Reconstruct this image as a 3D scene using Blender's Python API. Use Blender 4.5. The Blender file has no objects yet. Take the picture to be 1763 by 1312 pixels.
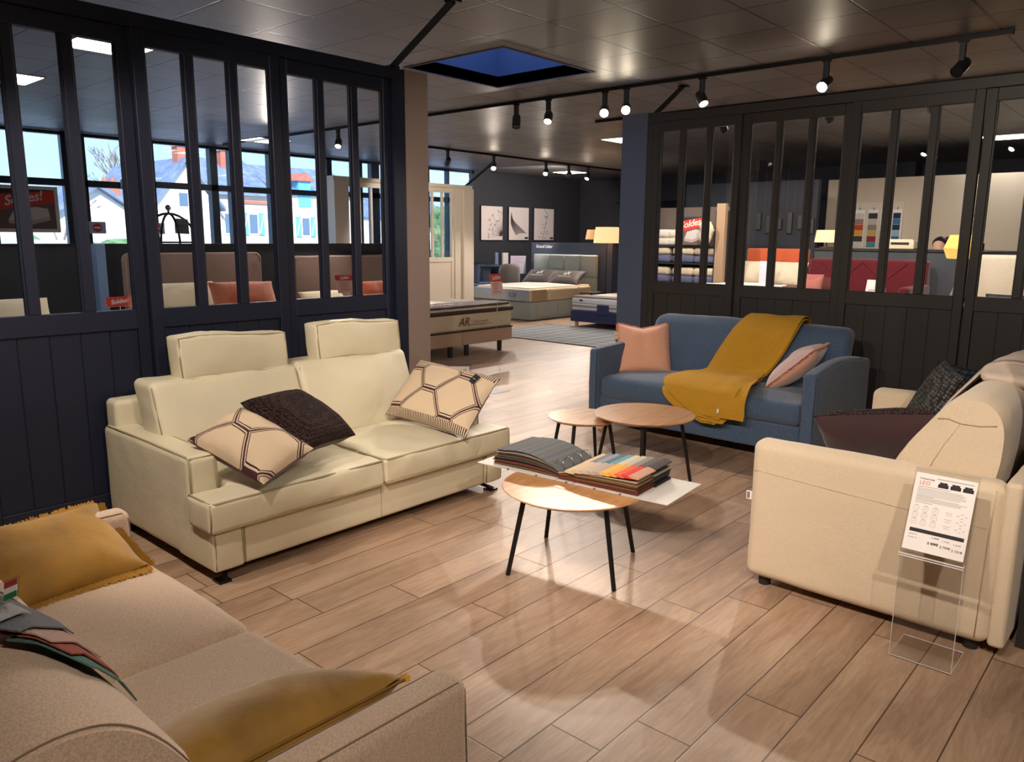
import bpy, bmesh, math, random
from mathutils import Vector, Matrix, Euler, noise
random.seed(7)
PI = math.pi
sc = bpy.context.scene
col = sc.collection
R = math.radians

# ------------------------------------------------------------------ helpers
def V(*a): return Vector(a)

def tag(o, label=None, cat=None, group=None, kind=None):
    if label: o['label'] = label
    if cat: o['category'] = cat
    if group: o['group'] = group
    if kind: o['kind'] = kind
    return o

def thing(name, label, cat, loc=(0, 0, 0), rotz=0.0, group=None, kind=None):
    o = bpy.data.objects.new(name, None)
    o.empty_display_size = 0.1
    col.objects.link(o)
    o.location = loc
    o.rotation_euler = (0, 0, rotz)
    return tag(o, label, cat, group, kind)

def wmat(o):
    m = Matrix.LocRotScale(o.location, o.rotation_euler, o.scale)
    return wmat(o.parent) @ m if o.parent else m

def obj(name, bm, mat, parent=None, smooth=False, world=True, origin=None, label=None):
    """bm in world coordinates; the object gets its parent's space"""
    me = bpy.data.meshes.new(name)
    o = bpy.data.objects.new(name, me)
    col.objects.link(o)
    if parent is not None:
        o.parent = parent
        if world:
            bm.transform(wmat(parent).inverted())
    elif origin is not None:
        bm.transform(Matrix.Translation(-Vector(origin)))
        o.location = origin
    bmesh.ops.recalc_face_normals(bm, faces=bm.faces)
    if smooth:
        for f in bm.faces: f.smooth = True
    bm.to_mesh(me); bm.free()
    if smooth == 'auto':
        for p in me.polygons: p.use_smooth = True
        try:
            me.set_sharp_from_angle(angle=R(35))
        except Exception: pass
    mats = mat if isinstance(mat, (list, tuple)) else [mat]
    for m in mats: me.materials.append(m)
    if label: o['label'] = label
    return o

def copy_tree(o, parent=None):
    c = o.copy(); col.objects.link(c); c.parent = parent
    for ch in list(o.children):
        copy_tree(ch, c)
    return c

def box(x0, x1, y0, y1, z0, z1, bm=None, bev=0.0, seg=2, m=None):
    bm2 = bmesh.new()
    vs = [bm2.verts.new((x, y, z)) for x in (x0, x1) for y in (y0, y1) for z in (z0, z1)]
    for f in ((0, 1, 3, 2), (4, 6, 7, 5), (0, 4, 5, 1), (2, 3, 7, 6), (0, 2, 6, 4), (1, 5, 7, 3)):
        bm2.faces.new([vs[i] for i in f])
    if bev > 0:
        bmesh.ops.bevel(bm2, geom=bm2.edges[:], offset=bev, segments=seg, affect='EDGES', profile=0.5)
    if m is not None: bm2.transform(m)
    return join(bm, bm2)

def join(bm, bm2, mi=0):
    if mi:
        for f in bm2.faces: f.material_index = mi
    if bm is None: return bm2
    me = bpy.data.meshes.new('t'); bm2.to_mesh(me); bm2.free()
    bm.from_mesh(me); bpy.data.meshes.remove(me)
    return bm

def cubes(lst, bev=0.0, seg=1):
    bm = bmesh.new()
    for b in lst: box(*b, bm=bm, bev=bev, seg=seg)
    return bm

def axp(h, r, n):
    e = [-(h - r) - r * math.tan(t) for t in (PI / 4, PI / 4 * .75, PI / 4 * .5, PI / 4 * .25)]
    m = [-(h - r) + 2 * (h - r) * i / n for i in range(n + 1)]
    return e + m + [-q for q in reversed(e)]

def soft(x0, x1, y0, y1, z0, z1, r=.03, n=(8, 8, 4), puff=(0, 0, 0), wr=0.0, ws=6.0, bm=None, fn=None, seed=0.0):
    """rounded box with a fine grid, bulging faces and slight wrinkles"""
    c = V((x0 + x1) / 2, (y0 + y1) / 2, (z0 + z1) / 2)
    h = V((x1 - x0) / 2, (y1 - y0) / 2, (z1 - z0) / 2)
    r = min(r, h.x * .98, h.y * .98, h.z * .98)
    A = [axp(h[i], r, n[i]) for i in range(3)]
    b = bmesh.new()
    for ax in range(3):
        o1, o2 = [(1, 2), (2, 0), (0, 1)][ax]
        for s in (-1, 1):
            g = []
            for u in A[o1]:
                row = []
                for w in A[o2]:
                    p = V(0, 0, 0); p[ax] = s * h[ax]; p[o1] = u; p[o2] = w
                    row.append(b.verts.new(p))
                g.append(row)
            for i in range(len(g) - 1):
                for j in range(len(g[0]) - 1):
                    b.faces.new((g[i][j], g[i + 1][j], g[i + 1][j + 1], g[i][j + 1]))
    bmesh.ops.remove_doubles(b, verts=b.verts, dist=1e-5)
    for v in b.verts:
        p = v.co
        inner = V(*[max(-(h[i] - r), min(h[i] - r, p[i])) for i in range(3)])
        d = p - inner
        if d.length > 1e-9: p = inner + d.normalized() * r
        u = [max(-1, min(1, p[i] / h[i])) for i in range(3)]
        q = p.copy()
        for i in range(3):
            j, k = (i + 1) % 3, (i + 2) % 3
            f = (1 - u[j] ** 2) * (1 - u[k] ** 2)
            q[i] += puff[i] * (u[i]) * f
        if wr:
            w = q + c + V(seed, seed, seed)
            nn = d.normalized() if d.length > 1e-9 else V(0, 0, 1)
            q += nn * wr * (noise.noise(w * ws) + .5 * noise.noise(w * ws * 2.3))
        v.co = q + c
    if fn:
        for v in b.verts: v.co = fn(v.co.copy())
    return join(bm, b)

def tube(path, rad, seg=8, bm=None, closed=False, caps=True):
    b = bmesh.new()
    P = [Vector(p) for p in path]
    n = len(P)
    rads = rad if isinstance(rad, (list, tuple)) else [rad] * n
    rings = []
    ref = None
    for i in range(n):
        a = P[(i - 1) % n] if (closed or i > 0) else P[i]
        c = P[(i + 1) % n] if (closed or i < n - 1) else P[i]
        t = (c - a)
        if t.length < 1e-9: t = V(0, 0, 1)
        t.normalize()
        if ref is None:
            ref = V(0, 0, 1) if abs(t.z) < .9 else V(1, 0, 0)
        u = t.cross(ref)
        if u.length < 1e-6: u = t.cross(V(1, 0, 0))
        u.normalize(); w = u.cross(t).normalized(); ref = w
        rings.append([b.verts.new(P[i] + (u * math.cos(2 * PI * k / seg) + w * math.sin(2 * PI * k / seg)) * rads[i]) for k in range(seg)])
    m = n if closed else n - 1
    for i in range(m):
        A, B = rings[i], rings[(i + 1) % n]
        for k in range(seg):
            b.faces.new((A[k], A[(k + 1) % seg], B[(k + 1) % seg], B[k]))
    if caps and not closed:
        b.faces.new(rings[0]); b.faces.new(list(reversed(rings[-1])))
    return join(bm, b)

def cyl(p, q, r0, r1=None, seg=20, bm=None):
    r1 = r0 if r1 is None else r1
    return tube([p, q], [r0, r1], seg, bm)

def lathe(prof, c=(0, 0, 0), seg=40, bm=None, m=None):
    b = bmesh.new(); rings = []
    for r, z in prof:
        rings.append([b.verts.new((r * math.cos(2 * PI * k / seg), r * math.sin(2 * PI * k / seg), z)) for k in range(seg)])
    for i in range(len(rings) - 1):
        for k in range(seg):
            b.faces.new((rings[i][k], rings[i][(k + 1) % seg], rings[i + 1][(k + 1) % seg], rings[i + 1][k]))
    if prof[0][0] > 1e-6: b.faces.new(list(reversed(rings[0])))
    if prof[-1][0] > 1e-6: b.faces.new(rings[-1])
    bmesh.ops.remove_doubles(b, verts=b.verts, dist=1e-6)
    if m is not None: b.transform(m)
    b.transform(Matrix.Translation(Vector(c)))
    return join(bm, b)

def prism(pts, axis, a0, a1, bev=0.0, seg=3, bm=None):
    """closed 2D outline pts extruded along axis: 'x' -> pts are (y,z); 'y' -> (x,z); 'z' -> (x,y)"""
    b = bmesh.new()
    def mk(p, a):
        return {'x': (a, p[0], p[1]), 'y': (p[0], a, p[1]), 'z': (p[0], p[1], a)}[axis]
    A = [b.verts.new(mk(p, a0)) for p in pts]; B = [b.verts.new(mk(p, a1)) for p in pts]
    n = len(pts)
    b.faces.new(A); b.faces.new(list(reversed(B)))
    for i in range(n): b.faces.new((A[i], A[(i + 1) % n], B[(i + 1) % n], B[i]))
    bmesh.ops.recalc_face_normals(b, faces=b.faces)
    if bev: bmesh.ops.bevel(b, geom=b.edges[:], offset=bev, segments=seg, affect='EDGES', profile=0.5)
    return join(bm, b)

def spline(pts, n=8, closed=False):
    P = [Vector(p) for p in pts]; out = []
    N = len(P)
    rng = N if closed else N - 1
    for i in range(rng):
        p0 = P[(i - 1) % N] if (closed or i > 0) else P[i]
        p1 = P[i]; p2 = P[(i + 1) % N]
        p3 = P[(i + 2) % N] if (closed or i < N - 2) else p2
        for k in range(n):
            t = k / n
            out.append(0.5 * ((2 * p1) + (p2 - p0) * t + (2 * p0 - 5 * p1 + 4 * p2 - p3) * t * t + (3 * p1 - p0 - 3 * p2 + p3) * t ** 3))
    if not closed: out.append(P[-1])
    return out

def frame(center, xd, yd):
    """matrix whose local x,y follow the given world directions"""
    x = Vector(xd).normalized(); y = Vector(yd)
    z = x.cross(y).normalized(); y = z.cross(x).normalized()
    m = Matrix((x, y, z)).transposed().to_4x4()
    m.translation = Vector(center)
    return m

def text(s, size, m, mat, parent=None, name='lettering', depth=.0012, align='CENTER', shear=0.0, sx=1.0, bold=0.0):
    cu = bpy.data.curves.new('txt', 'FONT')
    cu.body = s; cu.size = size; cu.extrude = depth / 2; cu.align_x = align; cu.align_y = 'CENTER'; cu.shear = shear
    cu.offset = bold
    cu.resolution_u = 3
    o = bpy.data.objects.new('txt', cu); col.objects.link(o)
    dg = bpy.context.evaluated_depsgraph_get(); dg.update()
    me = bpy.data.meshes.new_from_object(o.evaluated_get(dg))
    bpy.data.objects.remove(o); bpy.data.curves.remove(cu)
    b = bmesh.new(); b.from_mesh(me); bpy.data.meshes.remove(me)
    b.transform(Matrix.Diagonal((sx, 1, 1, 1)))
    b.transform(m)
    if name is None: return b
    return obj(name, b, mat, parent)

# ------------------------------------------------------------------ materials
def lin(c):
    c = c / 255.0
    return c / 12.92 if c <= .04045 else ((c + .055) / 1.055) ** 2.4
def rgb(r, g, b): return (lin(r), lin(g), lin(b), 1)

def mat(name, color, rough=.6, metal=0.0, bump=None, emit=None, estr=0, coat=0, sheen=0, var=None, spec=.5):
    """bump=(scale, strength) noise bump; var=(scale, amount) gentle colour variation"""
    m = bpy.data.materials.new(name); m.use_nodes = True
    nt = m.node_tree; N = nt.nodes; L = nt.links
    p = N['Principled BSDF']
    p.inputs['Base Color'].default_value = color
    p.inputs['Roughness'].default_value = rough
    p.inputs['Metallic'].default_value = metal
    p.inputs['Specular IOR Level'].default_value = spec
    if coat: p.inputs['Coat Weight'].default_value = coat; p.inputs['Coat Roughness'].default_value = .15
    if sheen: p.inputs['Sheen Weight'].default_value = sheen
    if emit:
        p.inputs['Emission Color'].default_value = emit; p.inputs['Emission Strength'].default_value = estr
    tc = N.new('ShaderNodeTexCoord')
    if var:
        n = N.new('ShaderNodeTexNoise'); n.inputs['Scale'].default_value = var[0]; n.inputs['Detail'].default_value = 5
        L.new(tc.outputs['Object'], n.inputs['Vector'])
        hs = N.new('ShaderNodeMixRGB'); hs.blend_type = 'MIX'
        c2 = tuple(min(1, x * (1 - var[1])) for x in color[:3]) + (1,)
        c3 = tuple(min(1, x * (1 + var[1])) for x in color[:3]) + (1,)
        hs.inputs[1].default_value = c2; hs.inputs[2].default_value = c3
        mr = N.new('ShaderNodeMapRange'); mr.inputs[1].default_value = .3; mr.inputs[2].default_value = .7
        L.new(n.outputs['Fac'], mr.inputs[0]); L.new(mr.outputs[0], hs.inputs[0])
        L.new(hs.outputs[0], p.inputs['Base Color'])
    if bump:
        n = N.new('ShaderNodeTexNoise'); n.inputs['Scale'].default_value = bump[0]; n.inputs['Detail'].default_value = 6
        L.new(tc.outputs['Object'], n.inputs['Vector'])
        b = N.new('ShaderNodeBump'); b.inputs['Strength'].default_value = bump[1]; b.inputs['Distance'].default_value = .01
        L.new(n.outputs['Fac'], b.inputs['Height']); L.new(b.outputs[0], p.inputs['Normal'])
    return m

def fabric(name, color, scale=900, amt=.18, bstr=.25, rough=.9, sheen=.25, big=.06):
    """woven cloth: fine fleck colour + weave bump + soft wrinkles"""
    m = bpy.data.materials.new(name); m.use_nodes = True
    nt = m.node_tree; N = nt.nodes; L = nt.links
    p = N['Principled BSDF']; p.inputs['Roughness'].default_value = rough
    p.inputs['Sheen Weight'].default_value = sheen
    p.inputs['Specular IOR Level'].default_value = .25
    tc = N.new('ShaderNodeTexCoord')
    n = N.new('ShaderNodeTexNoise'); n.inputs['Scale'].default_value = scale / 4; n.inputs['Detail'].default_value = 3
    L.new(tc.outputs['Object'], n.inputs['Vector'])
    n2 = N.new('ShaderNodeTexNoise'); n2.inputs['Scale'].default_value = 7; n2.inputs['Detail'].default_value = 4
    L.new(tc.outputs['Object'], n2.inputs['Vector'])
    mx = N.new('ShaderNodeMixRGB')
    mx.inputs[1].default_value = tuple(x * (1 - amt) for x in color[:3]) + (1,)
    mx.inputs[2].default_value = tuple(min(1, x * (1 + amt)) for x in color[:3]) + (1,)
    mr = N.new('ShaderNodeMapRange'); mr.inputs[1].default_value = .35; mr.inputs[2].default_value = .65
    L.new(n.outputs['Fac'], mr.inputs[0]); L.new(mr.outputs[0], mx.inputs[0]); L.new(mx.outputs[0], p.inputs['Base Color'])
    b = N.new('ShaderNodeBump'); b.inputs['Strength'].default_value = bstr; b.inputs['Distance'].default_value = .002
    L.new(n.outputs['Fac'], b.inputs['Height'])
    b2 = N.new('ShaderNodeBump'); b2.inputs['Strength'].default_value = .35; b2.inputs['Distance'].default_value = big * .25
    L.new(n2.outputs['Fac'], b2.inputs['Height']); L.new(b.outputs[0], b2.inputs['Normal'])
    L.new(b2.outputs[0], p.inputs['Normal'])
    return m

def nmath(N, L, op, a, b=None, clamp=False):
    n = N.new('ShaderNodeMath'); n.operation = op; n.use_clamp = clamp
    for i, x in enumerate((a, b)):
        if x is None: continue
        if isinstance(x, (int, float)): n.inputs[i].default_value = x
        else: L.new(x, n.inputs[i])
    return n.outputs[0]

def floor_material():
    m = bpy.data.materials.new('oak_plank_floor'); m.use_nodes = True
    nt = m.node_tree; N = nt.nodes; L = nt.links
    p = N['Principled BSDF']
    tc = N.new('ShaderNodeTexCoord'); sep = N.new('ShaderNodeSeparateXYZ'); L.new(tc.outputs['Object'], sep.inputs[0])
    W, LN = .2025, 1.28
    xs = nmath(N, L, 'DIVIDE', nmath(N, L, 'ADD', sep.outputs[0], .435 + W * 100), W)
    ix = nmath(N, L, 'FLOOR', xs); fx = nmath(N, L, 'FRACT', xs)
    wn = N.new('ShaderNodeTexWhiteNoise'); wn.noise_dimensions = '1D'; L.new(ix, wn.inputs['W'])
    ys = nmath(N, L, 'ADD', nmath(N, L, 'DIVIDE', nmath(N, L, 'ADD', sep.outputs[1], 50), LN), wn.outputs['Value'])
    iy = nmath(N, L, 'FLOOR', ys); fy = nmath(N, L, 'FRACT', ys)
    cb = N.new('ShaderNodeCombineXYZ'); L.new(ix, cb.inputs[0]); L.new(iy, cb.inputs[1])
    wr = N.new('ShaderNodeTexWhiteNoise'); wr.noise_dimensions = '2D'; L.new(cb.outputs[0], wr.inputs['Vector'])
    rnd = wr.outputs['Value']
    # grain coordinates: stretched along the plank, shifted per plank
    gx = nmath(N, L, 'MULTIPLY', sep.outputs[0], 9.0)
    gy = nmath(N, L, 'MULTIPLY', sep.outputs[1], 1.5)
    gz = nmath(N, L, 'MULTIPLY', rnd, 37.0)
    gc = N.new('ShaderNodeCombineXYZ'); L.new(gx, gc.inputs[0]); L.new(gy, gc.inputs[1]); L.new(gz, gc.inputs[2])
    n1 = N.new('ShaderNodeTexNoise'); n1.inputs['Scale'].default_value = .9; n1.inputs['Detail'].default_value = 6; n1.inputs['Roughness'].default_value = .6
    n1.inputs['Distortion'].default_value = .9
    L.new(gc.outputs[0], n1.inputs['Vector'])
    # rings
    rg = nmath(N, L, 'FRACT', nmath(N, L, 'MULTIPLY', n1.outputs['Fac'], 9.0))
    rg2 = nmath(N, L, 'ABSOLUTE', nmath(N, L, 'SUBTRACT', rg, .5))
    n2 = N.new('ShaderNodeTexNoise'); n2.inputs['Scale'].default_value = 1.0; n2.inputs['Detail'].default_value = 8; n2.inputs['Roughness'].default_value = .7
    sc2 = N.new('ShaderNodeCombineXYZ')
    L.new(nmath(N, L, 'MULTIPLY', sep.outputs[0], 90.0), sc2.inputs[0]); L.new(nmath(N, L, 'MULTIPLY', sep.outputs[1], 5.0), sc2.inputs[1]); L.new(gz, sc2.inputs[2])
    L.new(sc2.outputs[0], n2.inputs['Vector'])
    n3 = N.new('ShaderNodeTexNoise'); n3.inputs['Scale'].default_value = .35; n3.inputs['Detail'].default_value = 3
    L.new(gc.outputs[0], n3.inputs['Vector'])
    ramp = N.new('ShaderNodeValToRGB')
    cr = ramp.color_ramp
    cr.elements[0].position = .22; cr.elements[0].color = rgb(120, 94, 74)
    cr.elements[1].position = .80; cr.elements[1].color = rgb(202, 178, 154)
    e = cr.elements.new(.5); e.color = rgb(170, 141, 117)
    f = nmath(N, L, 'ADD', nmath(N, L, 'MULTIPLY', n1.outputs['Fac'], .45), nmath(N, L, 'MULTIPLY', n2.outputs['Fac'], .42))
    f = nmath(N, L, 'ADD', f, nmath(N, L, 'MULTIPLY', rg2, .13))
    f = nmath(N, L, 'ADD', f, nmath(N, L, 'MULTIPLY', nmath(N, L, 'SUBTRACT', rnd, .5), .10))
    f = nmath(N, L, 'ADD', f, nmath(N, L, 'MULTIPLY', nmath(N, L, 'SUBTRACT', n3.outputs['Fac'], .5), .35))
    L.new(f, ramp.inputs[0])
    # seams
    sx = nmath(N, L, 'MINIMUM', fx, nmath(N, L, 'SUBTRACT', 1.0, fx))
    sy = nmath(N, L, 'MINIMUM', fy, nmath(N, L, 'SUBTRACT', 1.0, fy))
    s = nmath(N, L, 'MINIMUM', nmath(N, L, 'MULTIPLY', sx, W), nmath(N, L, 'MULTIPLY', sy, LN))
    mr = N.new('ShaderNodeMapRange'); mr.inputs[1].default_value = .0012; mr.inputs[2].default_value = .0036
    L.new(s, mr.inputs[0])
    mx = N.new('ShaderNodeMixRGB'); mx.inputs[1].default_value = rgb(66, 46, 34)
    L.new(mr.outputs[0], mx.inputs[0]); L.new(ramp.outputs[0], mx.inputs[2]); L.new(mx.outputs[0], p.inputs['Base Color'])
    rr = N.new('ShaderNodeMapRange'); rr.inputs[3].default_value = .30; rr.inputs[4].default_value = .48
    L.new(n2.outputs['Fac'], rr.inputs[0]); L.new(rr.outputs[0], p.inputs['Roughness'])
    h = nmath(N, L, 'ADD', nmath(N, L, 'MULTIPLY', n2.outputs['Fac'], .15), mr.outputs[0])
    b = N.new('ShaderNodeBump'); b.inputs['Strength'].default_value = .25; b.inputs['Distance'].default_value = .003
    L.new(h, b.inputs['Height']); L.new(b.outputs[0], p.inputs['Normal'])
    return m

def wood(name, c1, c2, scale=1.0, rough=.4, axis=1):
    m = bpy.data.materials.new(name); m.use_nodes = True
    nt = m.node_tree; N = nt.nodes; L = nt.links; p = N['Principled BSDF']
    tc = N.new('ShaderNodeTexCoord'); mp = N.new('ShaderNodeMapping')
    s = [14 * scale, 14 * scale, 14 * scale]; s[axis] = 1.6 * scale
    mp.inputs['Scale'].default_value = s
    L.new(tc.outputs['Object'], mp.inputs[0])
    n = N.new('ShaderNodeTexNoise'); n.inputs['Scale'].default_value = 1; n.inputs['Detail'].default_value = 7; n.inputs['Distortion'].default_value = 1.2
    L.new(mp.outputs[0], n.inputs['Vector'])
    fr = nmath(N, L, 'FRACT', nmath(N, L, 'MULTIPLY', n.outputs['Fac'], 6.0))
    f = nmath(N, L, 'ADD', nmath(N, L, 'MULTIPLY', fr, .3), nmath(N, L, 'MULTIPLY', n.outputs['Fac'], .8))
    r = N.new('ShaderNodeValToRGB'); r.color_ramp.elements[0].position = .2; r.color_ramp.elements[1].position = .85
    r.color_ramp.elements[0].color = c1; r.color_ramp.elements[1].color = c2
    L.new(f, r.inputs[0]); L.new(r.outputs[0], p.inputs['Base Color'])
    p.inputs['Roughness'].default_value = rough
    return m

def ceiling_material():
    m = bpy.data.materials.new('charcoal_ceiling_tiles'); m.use_nodes = True
    nt = m.node_tree; N = nt.nodes; L = nt.links; p = N['Principled BSDF']
    tc = N.new('ShaderNodeTexCoord'); sep = N.new('ShaderNodeSeparateXYZ'); L.new(tc.outputs['Object'], sep.inputs[0])
    xs = nmath(N, L, 'DIVIDE', nmath(N, L, 'ADD', sep.outputs[0], 3.73 + 60), .6)
    ys = nmath(N, L, 'DIVIDE', nmath(N, L, 'ADD', sep.outputs[1], -5.15 + 59), .59)
    fx = nmath(N, L, 'FRACT', xs); fy = nmath(N, L, 'FRACT', ys)
    sx = nmath(N, L, 'MINIMUM', fx, nmath(N, L, 'SUBTRACT', 1.0, fx)); sy = nmath(N, L, 'MINIMUM', fy, nmath(N, L, 'SUBTRACT', 1.0, fy))
    s = nmath(N, L, 'MINIMUM', sx, sy)
    cb = N.new('ShaderNodeCombineXYZ'); L.new(nmath(N, L, 'FLOOR', xs), cb.inputs[0]); L.new(nmath(N, L, 'FLOOR', ys), cb.inputs[1])
    wr = N.new('ShaderNodeTexWhiteNoise'); wr.noise_dimensions = '2D'; L.new(cb.outputs[0], wr.inputs['Vector'])
    mr = N.new('ShaderNodeMapRange'); mr.inputs[1].default_value = .010; mr.inputs[2].default_value = .018; L.new(s, mr.inputs[0])
    v = N.new('ShaderNodeMapRange'); v.inputs[3].default_value = .125; v.inputs[4].default_value = .17; L.new(wr.outputs['Value'], v.inputs[0])
    cc = N.new('ShaderNodeCombineColor'); L.new(nmath(N, L, 'MULTIPLY', v.outputs[0], 1.02), cc.inputs[0]); L.new(v.outputs[0], cc.inputs[1]); L.new(nmath(N, L, 'MULTIPLY', v.outputs[0], 1.06), cc.inputs[2])
    mx = N.new('ShaderNodeMixRGB'); mx.inputs[1].default_value = (.012, .012, .014, 1)
    L.new(mr.outputs[0], mx.inputs[0]); L.new(cc.outputs[0], mx.inputs[2]); L.new(mx.outputs[0], p.inputs['Base Color'])
    p.inputs['Roughness'].default_value = .46
    n = N.new('ShaderNodeTexNoise'); n.inputs['Scale'].default_value = 2.2; n.inputs['Detail'].default_value = 6
    L.new(tc.outputs['Object'], n.inputs['Vector'])
    h = nmath(N, L, 'ADD', nmath(N, L, 'MULTIPLY', n.outputs['Fac'], .6), mr.outputs[0])
    b = N.new('ShaderNodeBump'); b.inputs['Strength'].default_value = .35; b.inputs['Distance'].default_value = .006
    L.new(h, b.inputs['Height']); L.new(b.outputs[0], p.inputs['Normal'])
    return m

def glass_material(name, tint=(.97, .985, 1, 1), refl=.09, rough=.0):
    m = bpy.data.materials.new(name); m.use_nodes = True
    nt = m.node_tree; N = nt.nodes; L = nt.links
    N.remove(N['Principled BSDF']); out = N['Material Output']
    t = N.new('ShaderNodeBsdfTransparent'); t.inputs[0].default_value = tint
    g = N.new('ShaderNodeBsdfGlossy'); g.inputs['Roughness'].default_value = rough; g.inputs[0].default_value = (1, 1, 1, 1)
    fr = N.new('ShaderNodeFresnel'); fr.inputs[0].default_value = 1.45
    mx = N.new('ShaderNodeMixShader')
    f = nmath(N, L, 'MULTIPLY', fr.outputs[0], refl / .04, clamp=True)
    geo = N.new('ShaderNodeNewGeometry')
    f = nmath(N, L, 'MULTIPLY', f, nmath(N, L, 'SUBTRACT', 1.0, geo.outputs['Backfacing']))
    L.new(f, mx.inputs[0]); L.new(t.outputs[0], mx.inputs[1]); L.new(g.outputs[0], mx.inputs[2]); L.new(mx.outputs[0], out.inputs[0])
    return m

M = {}
M['floor'] = floor_material()
M['ceil'] = ceiling_material()
M['navy'] = mat('midnight_blue_lacquer', rgb(13, 21, 43), .55, bump=(60, .04))  # anthracite leaves; the blue of daylight and flare is put into the colour
M['charcoal'] = mat('charcoal_lacquer', rgb(46, 44, 43), .45, bump=(60, .04))
M['taupe'] = mat('taupe_paint', rgb(132, 116, 108), .8)
M['darkwall'] = mat('anthracite_wall_paint', rgb(46, 48, 56), .8, var=(2, .08))
M['bluegrey'] = mat('blue_grey_panel_paint', rgb(74, 84, 104), .75)
M['beigewall'] = mat('beige_wall_paint', rgb(206, 190, 168), .9)
M['white'] = mat('white_lacquer', rgb(226, 216, 200), .5)
M['winframe'] = mat('dark_window_frame', rgb(34, 42, 56), .4)
M['glass'] = glass_material('partition_glass')
M['winglass'] = glass_material('window_glass', refl=.05)
M['acrylic'] = glass_material('clear_acrylic', tint=(.93, .93, .93, 1), refl=.12)
M['acrylic_edge'] = mat('acrylic_edge', rgb(225, 225, 225), .15, spec=.9)
M['black'] = mat('black_metal', rgb(22, 22, 24), .4, metal=.3)
M['blackm'] = mat('matt_black_plastic', rgb(28, 28, 30), .6)
M['lampbody'] = mat('dark_grey_lamp_housing', rgb(60, 62, 66), .35, metal=.4)
M['chrome'] = mat('brushed_steel', rgb(190, 190, 192), .25, metal=1)
M['cream'] = mat('cream_leather', rgb(214, 205, 178), .5, bump=(9, .45), var=(3, .04))
M['cream_seam'] = mat('cream_piping', rgb(158, 146, 112), .6)
M['blue'] = fabric('blue_denim_fabric', rgb(72, 90, 114), amt=.35, bstr=.3)
M['blue_seam'] = fabric('dark_blue_piping', rgb(28, 37, 54))
M['whitef'] = fabric('off_white_fabric', rgb(216, 198, 172), amt=.05, bstr=.1)
M['whitef_seam'] = fabric('off_white_piping', rgb(196, 176, 144), amt=.05)
M['beige'] = fabric('greige_woven_fabric', rgb(188, 164, 142), amt=.16, bstr=.4)
M['beige_seam'] = fabric('greige_piping', rgb(120, 98, 78), amt=.1)
M['mustard_velvet'] = mat('mustard_velvet', rgb(142, 103, 24), .7, sheen=.25, bump=(25, .25), var=(6, .28))
M['mustard_fringe'] = mat('mustard_fringe', rgb(190, 144, 58), .9)
M['mustard_knit'] = mat('mustard_knit', rgb(206, 154, 40), .95, bump=(260, .9), var=(260, .25))
M['pink'] = fabric('peach_velvet', rgb(228, 168, 138), amt=.06, sheen=.8)
M['pinkf'] = mat('peach_fringe', rgb(218, 158, 130), .9)
M['lilac'] = fabric('pale_lilac_linen', rgb(214, 186, 184), amt=.06)
M['plum'] = fabric('plum_fabric', rgb(96, 52, 66), amt=.1)
M['aubergine'] = fabric('aubergine_fabric', rgb(62, 42, 44), amt=.1)
M['paper'] = mat('white_paper', rgb(238, 232, 230), .7)
M['ink'] = mat('black_ink', rgb(30, 28, 30), .7)
M['greyink'] = mat('grey_print', rgb(128, 120, 122), .7)
M['redink'] = mat('red_print', rgb(214, 66, 46), .6)
M['oak'] = wood('oak_table_top', rgb(160, 106, 62), rgb(206, 158, 108), rough=.34)
M['pine'] = wood('light_wood', rgb(196, 140, 96), rgb(226, 178, 132), axis=2)
M['rug'] = None
M['boardgrey'] = mat('pale_grey_cover_board', rgb(206, 202, 196), .5)

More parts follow.
